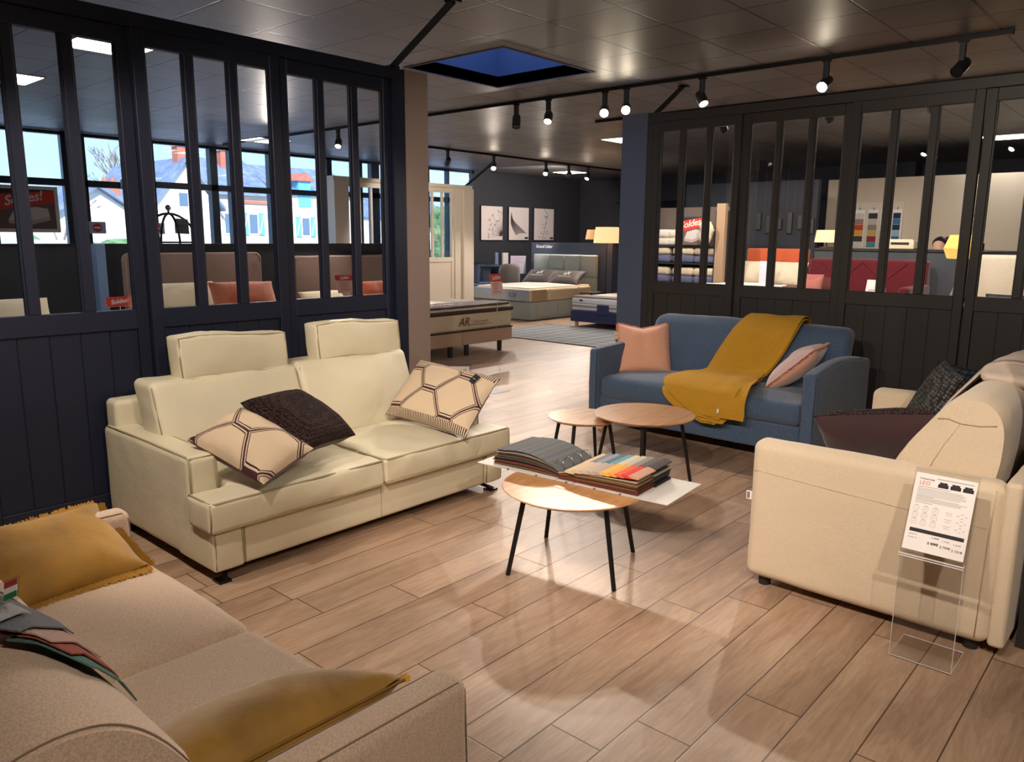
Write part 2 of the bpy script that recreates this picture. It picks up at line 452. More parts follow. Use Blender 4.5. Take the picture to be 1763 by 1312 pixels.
def wave_print(name, w, h, band_axis=0):
    """off-white cloth printed with trapezoid wave lines and a striped border (local cushion coordinates)"""
    m = bpy.data.materials.new(name); m.use_nodes = True
    nt = m.node_tree; N = nt.nodes; L = nt.links; p = N['Principled BSDF']
    p.inputs['Roughness'].default_value = .9
    tc = N.new('ShaderNodeTexCoord'); sep = N.new('ShaderNodeSeparateXYZ'); L.new(tc.outputs['Object'], sep.inputs[0])
    X, Y = sep.outputs[0], sep.outputs[1]
    per = .40
    fr = nmath(N, L, 'FRACT', nmath(N, L, 'DIVIDE', nmath(N, L, 'ADD', X, 3.4 + .05), per))
    tri = nmath(N, L, 'ABSOLUTE', nmath(N, L, 'SUBTRACT', nmath(N, L, 'MULTIPLY', fr, 2.0), 1.0))   # 0..1
    tz = nmath(N, L, 'MULTIPLY', nmath(N, L, 'SUBTRACT', tri, .22), 1.78)
    tz = nmath(N, L, 'MINIMUM', nmath(N, L, 'MAXIMUM', tz, 0.0), 1.0)
    A = .15
    P = .30
    out = None
    for sgn, off in ((1, 0.0), (-1, A)):
        y = nmath(N, L, 'ADD', Y, nmath(N, L, 'MULTIPLY', tz, -A * sgn))
        q = nmath(N, L, 'FRACT', nmath(N, L, 'DIVIDE', nmath(N, L, 'ADD', y, 5.2 + .06 - off * 0), P))
        d = nmath(N, L, 'MULTIPLY', nmath(N, L, 'ABSOLUTE', nmath(N, L, 'SUBTRACT', q, .5)), P)
        out = d if out is None else nmath(N, L, 'MINIMUM', out, d)
    core = nmath(N, L, 'LESS_THAN', out, .0075)
    l1 = nmath(N, L, 'LESS_THAN', nmath(N, L, 'ABSOLUTE', nmath(N, L, 'SUBTRACT', out, .0195)), .0034)
    # border bands with short stripes across the edge
    edge = nmath(N, L, 'GREATER_THAN', nmath(N, L, 'ABSOLUTE', (Y if band_axis == 0 else X)), (h if band_axis == 0 else w) * .5 * .86)
    st = nmath(N, L, 'LESS_THAN', nmath(N, L, 'FRACT', nmath(N, L, 'MULTIPLY', (X if band_axis == 0 else Y), 75.0)), .45)
    band = nmath(N, L, 'MULTIPLY', edge, st)
    lines = nmath(N, L, 'MULTIPLY', l1, nmath(N, L, 'SUBTRACT', 1.0, edge))
    coref = nmath(N, L, 'MULTIPLY', core, nmath(N, L, 'SUBTRACT', 1.0, edge))
    m1 = N.new('ShaderNodeMixRGB'); m1.inputs[1].default_value = rgb(208, 186, 158); m1.inputs[2].default_value = rgb(30, 24, 30); L.new(nmath(N, L, 'MAXIMUM', lines, band), m1.inputs[0])
    m2 = N.new('ShaderNodeMixRGB'); m2.inputs[2].default_value = rgb(70, 34, 46); L.new(m1.outputs[0], m2.inputs[1]); L.new(coref, m2.inputs[0])
    L.new(m2.outputs[0], p.inputs['Base Color'])
    n = N.new('ShaderNodeTexNoise'); n.inputs['Scale'].default_value = 9; n.inputs['Detail'].default_value = 5; L.new(tc.outputs['Object'], n.inputs['Vector'])
    b = N.new('ShaderNodeBump'); b.inputs['Strength'].default_value = .5; b.inputs['Distance'].default_value = .02
    L.new(n.outputs['Fac'], b.inputs['Height']); L.new(b.outputs[0], p.inputs['Normal'])
    return m

def knit(name, c1, c2, scale=60, rough=.95, stretch=(1, 1, 1), bstr=1.0):
    m = bpy.data.materials.new(name); m.use_nodes = True
    nt = m.node_tree; N = nt.nodes; L = nt.links; p = N['Principled BSDF']; p.inputs['Roughness'].default_value = rough
    p.inputs['Specular IOR Level'].default_value = .2
    tc = N.new('ShaderNodeTexCoord'); mp = N.new('ShaderNodeMapping'); mp.inputs['Scale'].default_value = stretch; L.new(tc.outputs['Object'], mp.inputs[0])
    v = N.new('ShaderNodeTexVoronoi'); v.inputs['Scale'].default_value = scale; v.inputs['Randomness'].default_value = .45
    L.new(mp.outputs[0], v.inputs['Vector'])
    r = N.new('ShaderNodeMapRange'); r.inputs[1].default_value = .1; r.inputs[2].default_value = .6; L.new(v.outputs['Distance'], r.inputs[0])
    mx = N.new('ShaderNodeMixRGB'); mx.inputs[1].default_value = c1; mx.inputs[2].default_value = c2
    L.new(r.outputs[0], mx.inputs[0]); L.new(mx.outputs[0], p.inputs['Base Color'])
    b = N.new('ShaderNodeBump'); b.invert = True; b.inputs['Strength'].default_value = bstr; b.inputs['Distance'].default_value = .01
    L.new(v.outputs['Distance'], b.inputs['Height']); L.new(b.outputs[0], p.inputs['Normal'])
    return m

def linegrid(name, base, line, period=(.3, .3), width=.008, rot=0.0, rough=.9, coord='Object', axes=(0, 1), diamond=False):
    """plain ground crossed by thin lines"""
    m = bpy.data.materials.new(name); m.use_nodes = True
    nt = m.node_tree; N = nt.nodes; L = nt.links; p = N['Principled BSDF']; p.inputs['Roughness'].default_value = rough
    tc = N.new('ShaderNodeTexCoord'); mp = N.new('ShaderNodeMapping'); L.new(tc.outputs[coord], mp.inputs[0])
    sep = N.new('ShaderNodeSeparateXYZ'); L.new(mp.outputs[0], sep.inputs[0])
    a, b = sep.outputs[axes[0]], sep.outputs[axes[1]]
    if diamond:
        a2 = nmath(N, L, 'ADD', a, b); b2 = nmath(N, L, 'SUBTRACT', a, b); a, b = a2, b2
    ds = []
    for s, pr in ((a, period[0]), (b, period[1])):
        f = nmath(N, L, 'FRACT', nmath(N, L, 'DIVIDE', nmath(N, L, 'ADD', s, 50), pr))
        ds.append(nmath(N, L, 'MULTIPLY', nmath(N, L, 'MINIMUM', f, nmath(N, L, 'SUBTRACT', 1.0, f)), pr))
    d = nmath(N, L, 'LESS_THAN', nmath(N, L, 'MINIMUM', ds[0], ds[1]), width / 2)
    mx = N.new('ShaderNodeMixRGB'); mx.inputs[1].default_value = base; mx.inputs[2].default_value = line
    L.new(d, mx.inputs[0]); L.new(mx.outputs[0], p.inputs['Base Color'])
    return m

def bands(name, stops, axis=2, coord='Object', rough=.85, bump=None):
    """stripes fixed along one local axis: stops = [(start, colour), ...]"""
    m = bpy.data.materials.new(name); m.use_nodes = True
    nt = m.node_tree; N = nt.nodes; L = nt.links; p = N['Principled BSDF']; p.inputs['Roughness'].default_value = rough
    tc = N.new('ShaderNodeTexCoord'); sep = N.new('ShaderNodeSeparateXYZ'); L.new(tc.outputs[coord], sep.inputs[0])
    lo = stops[0][0]; hi = stops[-1][0] + .001
    mr = N.new('ShaderNodeMapRange'); mr.inputs[1].default_value = lo; mr.inputs[2].default_value = hi; L.new(sep.outputs[axis], mr.inputs[0])
    r = N.new('ShaderNodeValToRGB'); cr = r.color_ramp; cr.interpolation = 'CONSTANT'
    cr.elements[0].position = 0; cr.elements[0].color = stops[0][1]
    cr.elements[1].position = (stops[1][0] - lo) / (hi - lo); cr.elements[1].color = stops[1][1]
    for s, c in stops[2:]:
        e = cr.elements.new((s - lo) / (hi - lo)); e.color = c
    L.new(mr.outputs[0], r.inputs[0]); L.new(r.outputs[0], p.inputs['Base Color'])
    return m

M['wave'] = wave_print('wave_printed_cotton', .56, .40, 0)
M['wave2'] = wave_print('wave_printed_cotton_small', .46, .42, 0)
M['brownknit'] = knit('brown_chunky_knit', rgb(86, 62, 60), rgb(26, 17, 18), 70, stretch=(1, 2.2, 1))
M['greyknit'] = knit('grey_gold_knit', rgb(112, 112, 112), rgb(40, 38, 36), 55, stretch=(1, 1, 1))
M['blueknit'] = knit('slate_check_cloth', rgb(70, 78, 92), rgb(24, 26, 34), 30)
M['rug'] = linegrid('grey_rug_with_white_lines', rgb(118, 122, 126), rgb(198, 200, 202), (.26, .26), .014, axes=(0, 1))
M['mat_diamond'] = linegrid('pale_blue_diamond_ticking', rgb(196, 208, 218), rgb(110, 122, 140), (.045, .045), .012, axes=(0, 2), diamond=True)
M['mat_cream'] = linegrid('cream_quilted_ticking', rgb(222, 208, 176), rgb(186, 168, 132), (.035, .06), .006, axes=(1, 2), diamond=True)
M['mattress_top'] = mat('white_quilted_top', rgb(232, 222, 208), .9, bump=(12, .5))
M['brown_top'] = mat('brown_bed_runner', rgb(96, 78, 78), .7, bump=(8, .5))
M['brown_band'] = mat('dark_brown_band', rgb(62, 48, 46), .7)
M['basebeige'] = fabric('pink_beige_base_fabric', rgb(190, 158, 132), amt=.08)
M['grey_velvet'] = fabric('pale_grey_green_velvet', rgb(164, 174, 168), amt=.06, sheen=.6)
M['navyf'] = fabric('navy_base_fabric', rgb(40, 46, 84), amt=.1)
M['graypill'] = fabric('graphite_satin', rgb(74, 68, 68), amt=.06, rough=.55)
M['hb_taupe'] = fabric('taupe_headboard_fabric', rgb(146, 124, 116), amt=.06)
M['rust'] = fabric('rust_velvet', rgb(168, 78, 44), amt=.08, sheen=.6)
M['orange'] = fabric('orange_headboard_velvet', rgb(196, 92, 56), amt=.06)
M['wine'] = fabric('wine_red_fabric', rgb(92, 20, 29), amt=.08)
M['creampill'] = fabric('cream_pillow_cotton', rgb(222, 206, 178), amt=.04)
M['lav'] = fabric('lavender_grey_fabric', rgb(104, 106, 140), amt=.06)
M['shade'] = mat('lit_linen_lampshade', rgb(226, 190, 140), .9, emit=rgb(255, 206, 150), estr=.5)
M['shade_dim'] = mat('tan_linen_lampshade', rgb(190, 154, 118), .9, emit=rgb(240, 180, 120), estr=.25)
M['yshade'] = mat('lit_amber_lampshade', rgb(230, 176, 92), .9, emit=rgb(255, 190, 96), estr=.55)
M['led'] = mat('led_panel_diffuser', rgb(250, 250, 245), .5, emit=(1, .98, .94, 1), estr=7)
M['bulb'] = mat('spot_lens_lit', (1, 1, 1, 1), .5, emit=(1, .84, .62, 1), estr=60)
M['bulbdim'] = mat('spot_lens_glow', (1, 1, 1, 1), .5, emit=(1, .8, .6, 1), estr=6)
def opal():
    m = bpy.data.materials.new('opal_roof_dome'); m.use_nodes = True
    nt = m.node_tree; nt.nodes.remove(nt.nodes['Principled BSDF']); t = nt.nodes.new('ShaderNodeBsdfTranslucent'); t.inputs[0].default_value = (.75, .85, 1, 1)
    nt.links.new(t.outputs[0], nt.nodes['Material Output'].inputs[0]); return m
M['opal'] = opal()
M['house'] = mat('white_house_render', rgb(226, 222, 214), .9, var=(.6, .05))
M['stonewash'] = mat('pale_stone_render', rgb(206, 196, 178), .9, var=(3, .08))
M['brick'] = mat('red_brick', rgb(176, 104, 84), .9, var=(4, .15))
M['slate'] = mat('slate_roof_tiles', rgb(112, 124, 146), .7, var=(2.2, .3), bump=(4, .3))
M['shutter'] = mat('pale_blue_shutter_paint', rgb(96, 170, 206), .6)
M['asphalt'] = mat('pale_grey_paving', rgb(186, 188, 192), .9)
M['hedge'] = mat('hedge_foliage', rgb(96, 128, 84), .9, var=(5, .5), bump=(9, 1))
M['skyblue'] = mat('pale_blue_end_board', rgb(128, 158, 200), .7)
M['wellwall'] = mat('roof_light_well_paint', rgb(70, 92, 132), .8)
M['flagred'] = mat('flag_red', rgb(170, 60, 66), .5)
M['flagwhite'] = mat('flag_white', rgb(220, 220, 216), .5)
M['flaggreen'] = mat('flag_green', rgb(50, 120, 70), .5)

# ------------------------------------------------------------------ soft furnishing builders
def pillow_grid(w, h, t, side, n=22, pinch=.07, pw=2.6, wr=.006, sag=0.0, dent=0.0, seed=0.0, bulk=1.0):
    """one half (side=+1 front, -1 back) of a scatter cushion, local x across, y up, z out"""
    b = bmesh.new(); g = []
    for i in range(n + 1):
        row = []
        for j in range(n + 1):
            u = -math.cos(PI * i / n); v = -math.cos(PI * j / n)
            u = .5 * u + .5 * (2 * i / n - 1); v = .5 * v + .5 * (2 * j / n - 1)
            x = w / 2 * u * (1 - pinch * (1 - v * v) * abs(u) ** 2)
            y = h / 2 * v * (1 - pinch * (1 - u * u) * abs(v) ** 2)
            th = t / 2 * (max(0, (1 - abs(u) ** pw)) * max(0, (1 - abs(v) ** pw))) ** .48 * bulk
            edge = (1 - u * u) * (1 - v * v)
            q = V(x * 5 + seed, y * 5, seed * 1.7)
            th += wr * (noise.noise(q) * 2 + noise.noise(q * 2.7)) * edge ** .4
            # radiating creases near the corners
            c = max(0, abs(u) * abs(v) - .25)
            th += wr * 1.2 * c * math.sin(14 * math.atan2(abs(v), abs(u)) + seed)
            z = side * max(th, 0)
            y2 = y - sag * (1 - u * u) * (v > 0) * v - dent * (v > 0) * (v ** 2) * (1 - abs(u)) ** 1.2 * h
            z2 = z
            row.append(b.verts.new((x, y2, z2)))
        g.append(row)
    for i in range(n):
        for j in range(n):
            b.faces.new((g[i][j], g[i + 1][j], g[i + 1][j + 1], g[i][j + 1]))
    return b

def bend_z(b, k, ax=0):
    for v in b.verts:
        v.co.z -= k * v.co[ax] ** 2
    return b

def fringe_bm(w, h, ln, pinch, n=60, sides='lrtb', seed=1, dent=0.0):
    rr = random.Random(seed); b = bmesh.new()
    def edge(u, v):
        x = w / 2 * u * (1 - pinch * (1 - v * v) * abs(u) ** 2)
        y = h / 2 * v * (1 - pinch * (1 - u * u) * abs(v) ** 2)
        y -= dent * (v > 0) * (v ** 2) * (1 - abs(u)) ** 1.2 * h
        return V(x, y, 0)
    for s in sides:
        for i in range(n):
            for lay in range(2):
                a = -1 + 2 * (i + rr.random()) / n
                if s == 'l': p, d, t = edge(-1, a), V(-1, 0, 0), V(0, 1, 0)
                if s == 'r': p, d, t = edge(1, a), V(1, 0, 0), V(0, 1, 0)
                if s == 't': p, d, t = edge(a, 1), V(0, 1, 0), V(1, 0, 0)
                if s == 'b': p, d, t = edge(a, -1), V(0, -1, 0), V(1, 0, 0)
                wd = (w if s in 'tb' else h) / n * 1.1
                l = ln * rr.uniform(.7, 1.2); z = rr.uniform(-.008, .008)
                q = p + d * l + t * rr.uniform(-.6, .6) * wd * 2 + V(0, 0, z)
                v1 = b.verts.new(p - d * .008 - t * wd / 2 + V(0, 0, -.004)); v2 = b.verts.new(p - d * .008 + t * wd / 2 + V(0, 0, .004))
                v3 = b.verts.new(q + t * wd * .35 + V(0, 0, .003)); v4 = b.verts.new(q - t * wd * .35 - V(0, 0, .003))
                b.faces.new((v1, v2, v3, v4))
    return b

def scatter(name, label, m, w, h, t, mf, mb, fringe=None, pinch=.07, seed=0.0, bend=0.0, group=None, dent=0.0, wr=.006, cat='cushion', pipe=None, sag=0.0, sides='lrtb'):
    root = thing(name, label, cat, group=group)
    root.matrix_world = m
    root.location = m.to_translation(); root.rotation_euler = m.to_euler()
    f = pillow_grid(w, h, t, 1, pinch=pinch, seed=seed, dent=dent, wr=wr, sag=sag)
    k = pillow_grid(w, h, t, -1, pinch=pinch, seed=seed + 3, dent=dent, wr=wr, sag=sag)
    if bend: bend_z(f, bend); bend_z(k, bend)
    if mf is mb:
        bmesh.ops.reverse_faces(k, faces=k.faces)
        b = join(f, k); bmesh.ops.remove_doubles(b, verts=b.verts, dist=1e-4)
        obj('cushion_cover', b, mf, root, smooth=True, world=False)
    else:
        obj('front_cover', f, mf, root, smooth=True, world=False)
        obj('back_cover', k, mb, root, smooth=True, world=False)
    if fringe:
        fb = fringe_bm(w, h, fringe[1], pinch, n=fringe[2], sides=sides, seed=int(seed * 10) + 3, dent=dent)
        if bend: bend_z(fb, bend)
        obj('fringe', fb, fringe[0], root, world=False)
    if pipe:
        pts = []
        n = 14
        for i in range(4 * n):
            s, a = divmod(i, n); a = -1 + 2 * a / n
            u, v = [(a, -1), (1, a), (-a, 1), (-1, -a)][s]
            x = w / 2 * u * (1 - pinch * (1 - v * v)); y = h / 2 * v * (1 - pinch * (1 - u * u))
            y -= dent * (v > 0) * (v ** 2) * (1 - abs(u)) ** 1.2 * h
            pts.append((x, y, -bend * x * x))
        obj('piping', tube(pts, .004, 6, closed=True), pipe, root, smooth=True, world=False)
    return root

# ================================================================== SETTING
def struct(name, bm, m, smooth=False):
    o = obj(name, bm, m, None, smooth); o['kind'] = 'structure'; return o

XW0, XW1, YW0, YW1, CZ = -13.0, 3.0, -3.0, 17.4, 3.11
struct('floor', box(XW0 - .2, XW1, YW0, YW1 + .1, -.1, 0), M['floor'])
# ceiling with the roof-light opening
sx0, sx1, sy0, sy1 = -5.65, -4.47, 4.90, 6.12
struct('ceiling', cubes([(XW0 - .2, sx0, YW0, YW1, CZ, CZ + .1), (sx1, XW1, YW0, YW1, CZ, CZ + .1),
                         (sx0, sx1, YW0, sy0, CZ, CZ + .1), (sx0, sx1, sy1, YW1, CZ, CZ + .1)]), M['ceil'])
well = thing('roof_light', 'square blue roof light well sunk in the charcoal tiled ceiling', 'skylight', ((sx0 + sx1) / 2, (sy0 + sy1) / 2, CZ))
wb = bmesh.new()
for b_ in [(sx0 - .03, sx0, sy0 - .03, sy1 + .03, CZ - .002, CZ + .9), (sx1, sx1 + .03, sy0 - .03, sy1 + .03, CZ - .002, CZ + .9),
           (sx0, sx1, sy0 - .03, sy0, CZ - .002, CZ + .9), (sx0, sx1, sy1, sy1 + .03, CZ - .002, CZ + .9)]:
    box(*b_, bm=wb)
obj('well_lining', wb, M['wellwall'], well)
obj('trim', cubes([(sx0 - .02, sx0, sy0 - .02, sy1 + .02, CZ - .008, CZ), (sx1, sx1 + .02, sy0 - .02, sy1 + .02, CZ - .008, CZ),
                   (sx0, sx1, sy0 - .02, sy0, CZ - .008, CZ), (sx0, sx1, sy1, sy1 + .02, CZ - .008, CZ)]), M['bluegrey'], well)
obj('dome', soft(sx0 - .03, sx1 + .03, sy0 - .03, sy1 + .03, CZ + .9, CZ + .93, r=.01, n=(6, 6, 1)), M['opal'], well)
# roof keeps the sky off the back of the ceiling (only wells are open)
struct('wall_back', box(XW0, XW1, YW0 - .1, YW0, 0, CZ), M['darkwall'])
struct('wall_far', box(XW0, XW1, YW1, YW1 + .15, 0, CZ), M['darkwall'])
struct('wall_side', box(XW1, XW1 + .1, YW0, YW1, 0, CZ), M['darkwall'])
struct('wall_right', box(-.385, -.15, 3.485, 6.70, 0, 2.72), M['charcoal'])
# ---- window wall x=-13 : solid parts
struct('wall_left', cubes([(-13.15, -13.0, YW0, 3.5, 0, CZ), (-13.15, -13.0, 13.25, YW1, 0, CZ), (-13.15, -13.0, 3.5, 13.25, 0, .12),
                           (-13.15, -13.0, 4.53, 4.72, 0, CZ)]), M['darkwall'])
def window(i, y0, y1, z0, z1, tr=None, posts=()):
    fr = cubes([(-13.08, -12.98, y0, y0 + .06, z0, z1), (-13.08, -12.98, y1 - .06, y1, z0, z1),
                (-13.08, -12.98, y0, y1, z0, z0 + .07), (-13.08, -12.98, y0, y1, z1 - .05, z1)]
               + ([(-13.09, -12.96, y0, y1, tr - .05, tr + .05)] if tr else [])
               + [(-13.09, -12.96, p0, p1, z0, z1) for p0, p1 in posts])
    w = struct('window_%d' % i, fr, M['winframe'])
    obj('window_pane', box(-13.04, -13.03, y0 + .02, y1 - .02, z0, z1), M['winglass'], w)
window(1, 3.50, 4.53, .12, 3.10, 2.36)
window(2, 4.72, 5.72, .12, 3.10, 2.36, [(4.72, 4.80), (5.38, 5.50)])
window(3, 5.72, 9.24, .12, 3.10, 2.40, [(5.72, 5.84), (6.79, 6.92), (7.15, 7.32), (7.92, 8.05), (9.0, 9.06)])
window(4, 9.24, 11.8, .12, 3.10, 2.42, [(9.95, 10.02), (10.25, 10.45)])
window(5, 11.8, 13.25, .12, 3.10, 2.42, [(12.4, 12.44)])
# small recessed bulkhead on the far wall
struct('trim_1', box(-11.6, -4.5, 16.9, 17.4, 2.5, CZ), M['darkwall'])
# far light-beige wall panel seen through the right partition
struct('wall_panel', box(-5.1, -1.2, 14.0, 14.1, 0, 2.62), M['beigewall'])

# ------------------------------------------------------------------ glazed partitions
LZ = (1.185, 2.60, 2.69)   # glass bottom, glass top, leaf top
def leaf(axis, pos, a0, a1, mt, label, group, th=.05):
    """a sliding glazed leaf: frame, three panes, grooved lower panel.  axis 'y' -> runs along y at x=pos"""
    def bb(a, b, z0, z1, t0=-th / 2, t1=th / 2):
        return (pos + t0, pos + t1, a, b, z0, z1) if axis == 'y' else (a, b, pos + t0, pos + t1, z0, z1)
    c = (a0 + a1) / 2
    root = thing('partition_leaf', label, 'partition', (pos, c, 0) if axis == 'y' else (c, pos, 0), group=group)
    s = .068; mw = .05
    w = (a1 - a0 - 2 * s - 2 * mw) / 3
    zb, zt, ztop = LZ
    L_ = [bb(a0 + .003, a0 + s, .01, ztop), bb(a1 - s, a1 - .003, .01, ztop), bb(a0 + s, a1 - s, zt, ztop), bb(a0 + s, a1 - s, zb - .11, zb), bb(a0 + s, a1 - s, .01, .16)]
    for k in (1, 2):
        q = a0 + s + k * w + (k - 1) * mw
        L_.append(bb(q, q + mw, zb, zt, -.022, .022))
    obj('frame', cubes(L_, bev=.003), mt, root)
    # glazing beads
    bd = []
    for k in range(3):
        q = a0 + s + k * (w + mw)
        bd += [bb(q, q + .01, zb, zt, -.012, .012), bb(q + w - .01, q + w, zb, zt, -.012, .012)]
    obj('glazing_bead', cubes(bd), mt, root)
    for k in range(3):
        q = a0 + s + k * (w + mw)
        obj('glass_pane', cubes([bb(q + .002, q + w - .002, zb, zt, -.003, .003)]), M['glass'], root)
    np_ = 5; pw_ = (a1 - a0 - 2 * s) / np_
    obj('lower_panel', cubes([bb(a0 + s + i * pw_ + .002, a0 + s + (i + 1) * pw_ - .002, .16, zb - .11, -.014, .014) for i in range(np_)] + [bb(a0 + s, a1 - s, .16, zb - .11, -.008, .008)], bev=.002), mt, root)
    return root

LX = -4.5; RY = 6.74
ys = [-1.67, -.775, .12, 1.03, 1.925, 2.82, 3.725]
lab = ['navy glazed partition leaf at the very left edge, behind the other leaves', 'navy glazed partition leaf behind the mustard cushion, second from the left edge', 'navy glazed partition leaf cut by the left edge of the photo', 'navy glazed partition leaf with poster and no-entry sign seen through its panes',
       'navy glazed partition leaf behind the left headrest of the cream sofa', 'navy glazed partition leaf next to the taupe pillar']
for i in range(2, 6):
    a0, a1 = ys[i], ys[i + 1]
    leaf('y', LX + (.0 if i % 2 else .03), a0, a1, M['navy'], ['', '', lab[2], lab[3], lab[4], lab[5]][i], 'left glazed partition leaves')
leaf('y', LX, -.775, .12, M['navy'], 'navy glazed partition leaf beyond the left edge of the photo', 'left glazed partition leaves')
hb = struct('trim_2', cubes([(LX - .07, LX + .055, -1.5, 3.72, 2.69, 2.765), (LX - .06, LX - .03, -1.5, 3.72, 0, .012), (LX + .02, LX + .05, 3.725, 3.835, 0, 2.765), (LX - .07, LX - .02, 3.725, 3.835, 0, 2.765)]), M['navy'])
tag(struct('wall_pillar', box(LX - .19, LX + .045, 3.835, 4.06, 0, 2.775), M['taupe']))
xs = [-4.14, -3.235, -2.29, -1.355, -.39]
rl = ['charcoal glazed partition leaf beside the dark column, bedding shelves seen through it', 'charcoal glazed partition leaf behind the blue sofa with orange headboard seen through it',
      'charcoal glazed partition leaf with the wine red sofa seen through its panes', 'charcoal glazed partition leaf at the right edge of the photo']
for i in range(4):
    leaf('x', RY + (.0 if i % 2 else -.03), xs[i], xs[i + 1], M['charcoal'], rl[i], 'right glazed partition leaves')
struct('trim_3', cubes([(-4.2, -.15, RY - .06, RY + .07, 2.69, 2.765), (-4.2, -4.14, RY - .05, RY + .05, 0, 2.765), (-4.14, -.39, RY + .035, RY + .06, 0, .012)]), M['charcoal'])
struct('wall_column', box(-4.50, -4.21, RY - .05, RY + .25, 0, 2.79), M['bluegrey'])

def rod(label, p, q, m=None):
    t = thing('stay_rod', label, 'rod', p)
    v = (Vector(q) - Vector(p))
    obj('rod_bar', tube([p, q], .03, 4), m or M['navy'], t)
    n = v.normalized()
    obj('bracket', box(p[0] - .04, p[0] + .04, p[1] - .04, p[1] + .04, p[2] - .012, p[2] + .012), m or M['black'], t)
    obj('ceiling_plate', box(q[0] - .04, q[0] + .04, q[1] - .04, q[1] + .04, q[2] - .01, q[2] + .003), m or M['black'], t)
rod('dark diagonal stay rod from the taupe pillar up to the ceiling', (LX, 3.76, 2.775), (-3.87, 3.76, 3.105))
rod('dark diagonal stay rod from the right partition corner up to the ceiling track', (-4.16, RY, 2.775), (-4.16, 7.25, 3.105), M['charcoal'])

# ------------------------------------------------------------------ white partition by the windows
def white_leaf(y0, y1, label, grp):
    x = -12.0
    root = thing('white_partition_leaf', label, 'partition', (x, (y0 + y1) / 2, 0), group=grp)
    s = .07; mw = .05; w = (y1 - y0 - 2 * s - 2 * mw) / 3
    L_ = [(x - .03, x + .03, y0 + .003, y0 + s, 0.01, 2.60), (x - .03, x + .03, y1 - s, y1 - .003, 0.01, 2.60), (x - .03, x + .03, y0 + s, y1 - s, 2.5, 2.60),
          (x - .03, x + .03, y0 + s, y1 - s, 1.08, 1.18), (x - .03, x + .03, y0 + s, y1 - s, 0.01, .16)]
    for k in (1, 2):
        q = y0 + s + k * w + (k - 1) * mw
        L_.append((x - .025, x + .025, q, q + mw, 1.18, 2.5))
    obj('frame', cubes(L_, bev=.003), M['white'], root)
    obj('lower_panel', box(x - .012, x + .012, y0 + s, y1 - s, .16, 1.08), M['white'], root)
    for k in range(3):
        q = y0 + s + k * (w + mw)
        obj('glass_pane', box(x - .003, x + .003, q + .002, q + w - .002, 1.18, 2.5), M['glass'], root)
for k, (a, b, l) in enumerate([(8.86, 9.78, 'white glazed partition leaf nearest the left windows, behind the taupe headboard'), (9.78, 10.70, 'white glazed partition leaf behind the grey pillar, beside the sale poster'),
                               (10.70, 11.62, 'white glazed partition leaf right of the grey pillar, above the beige bed')]):
    white_leaf(a, b, l, 'white glazed partition leaves')
struct('trim_4', cubes([(-12.18, -11.92, 8.56, 12.12, 2.60, 2.67), (-12.2, -11.90, 8.56, 8.855, 0, 2.60), (-12.2, -11.90, 11.84, 12.14, 0, 2.60), (-12.05, -11.95, 11.63, 11.83, 0, 2.6)], bev=.003), M['white'])
rod('thin dark stay rod from the white partition up to the ceiling', (-12.0, 12.0, 2.67), (-11.2, 12.0, 3.105))

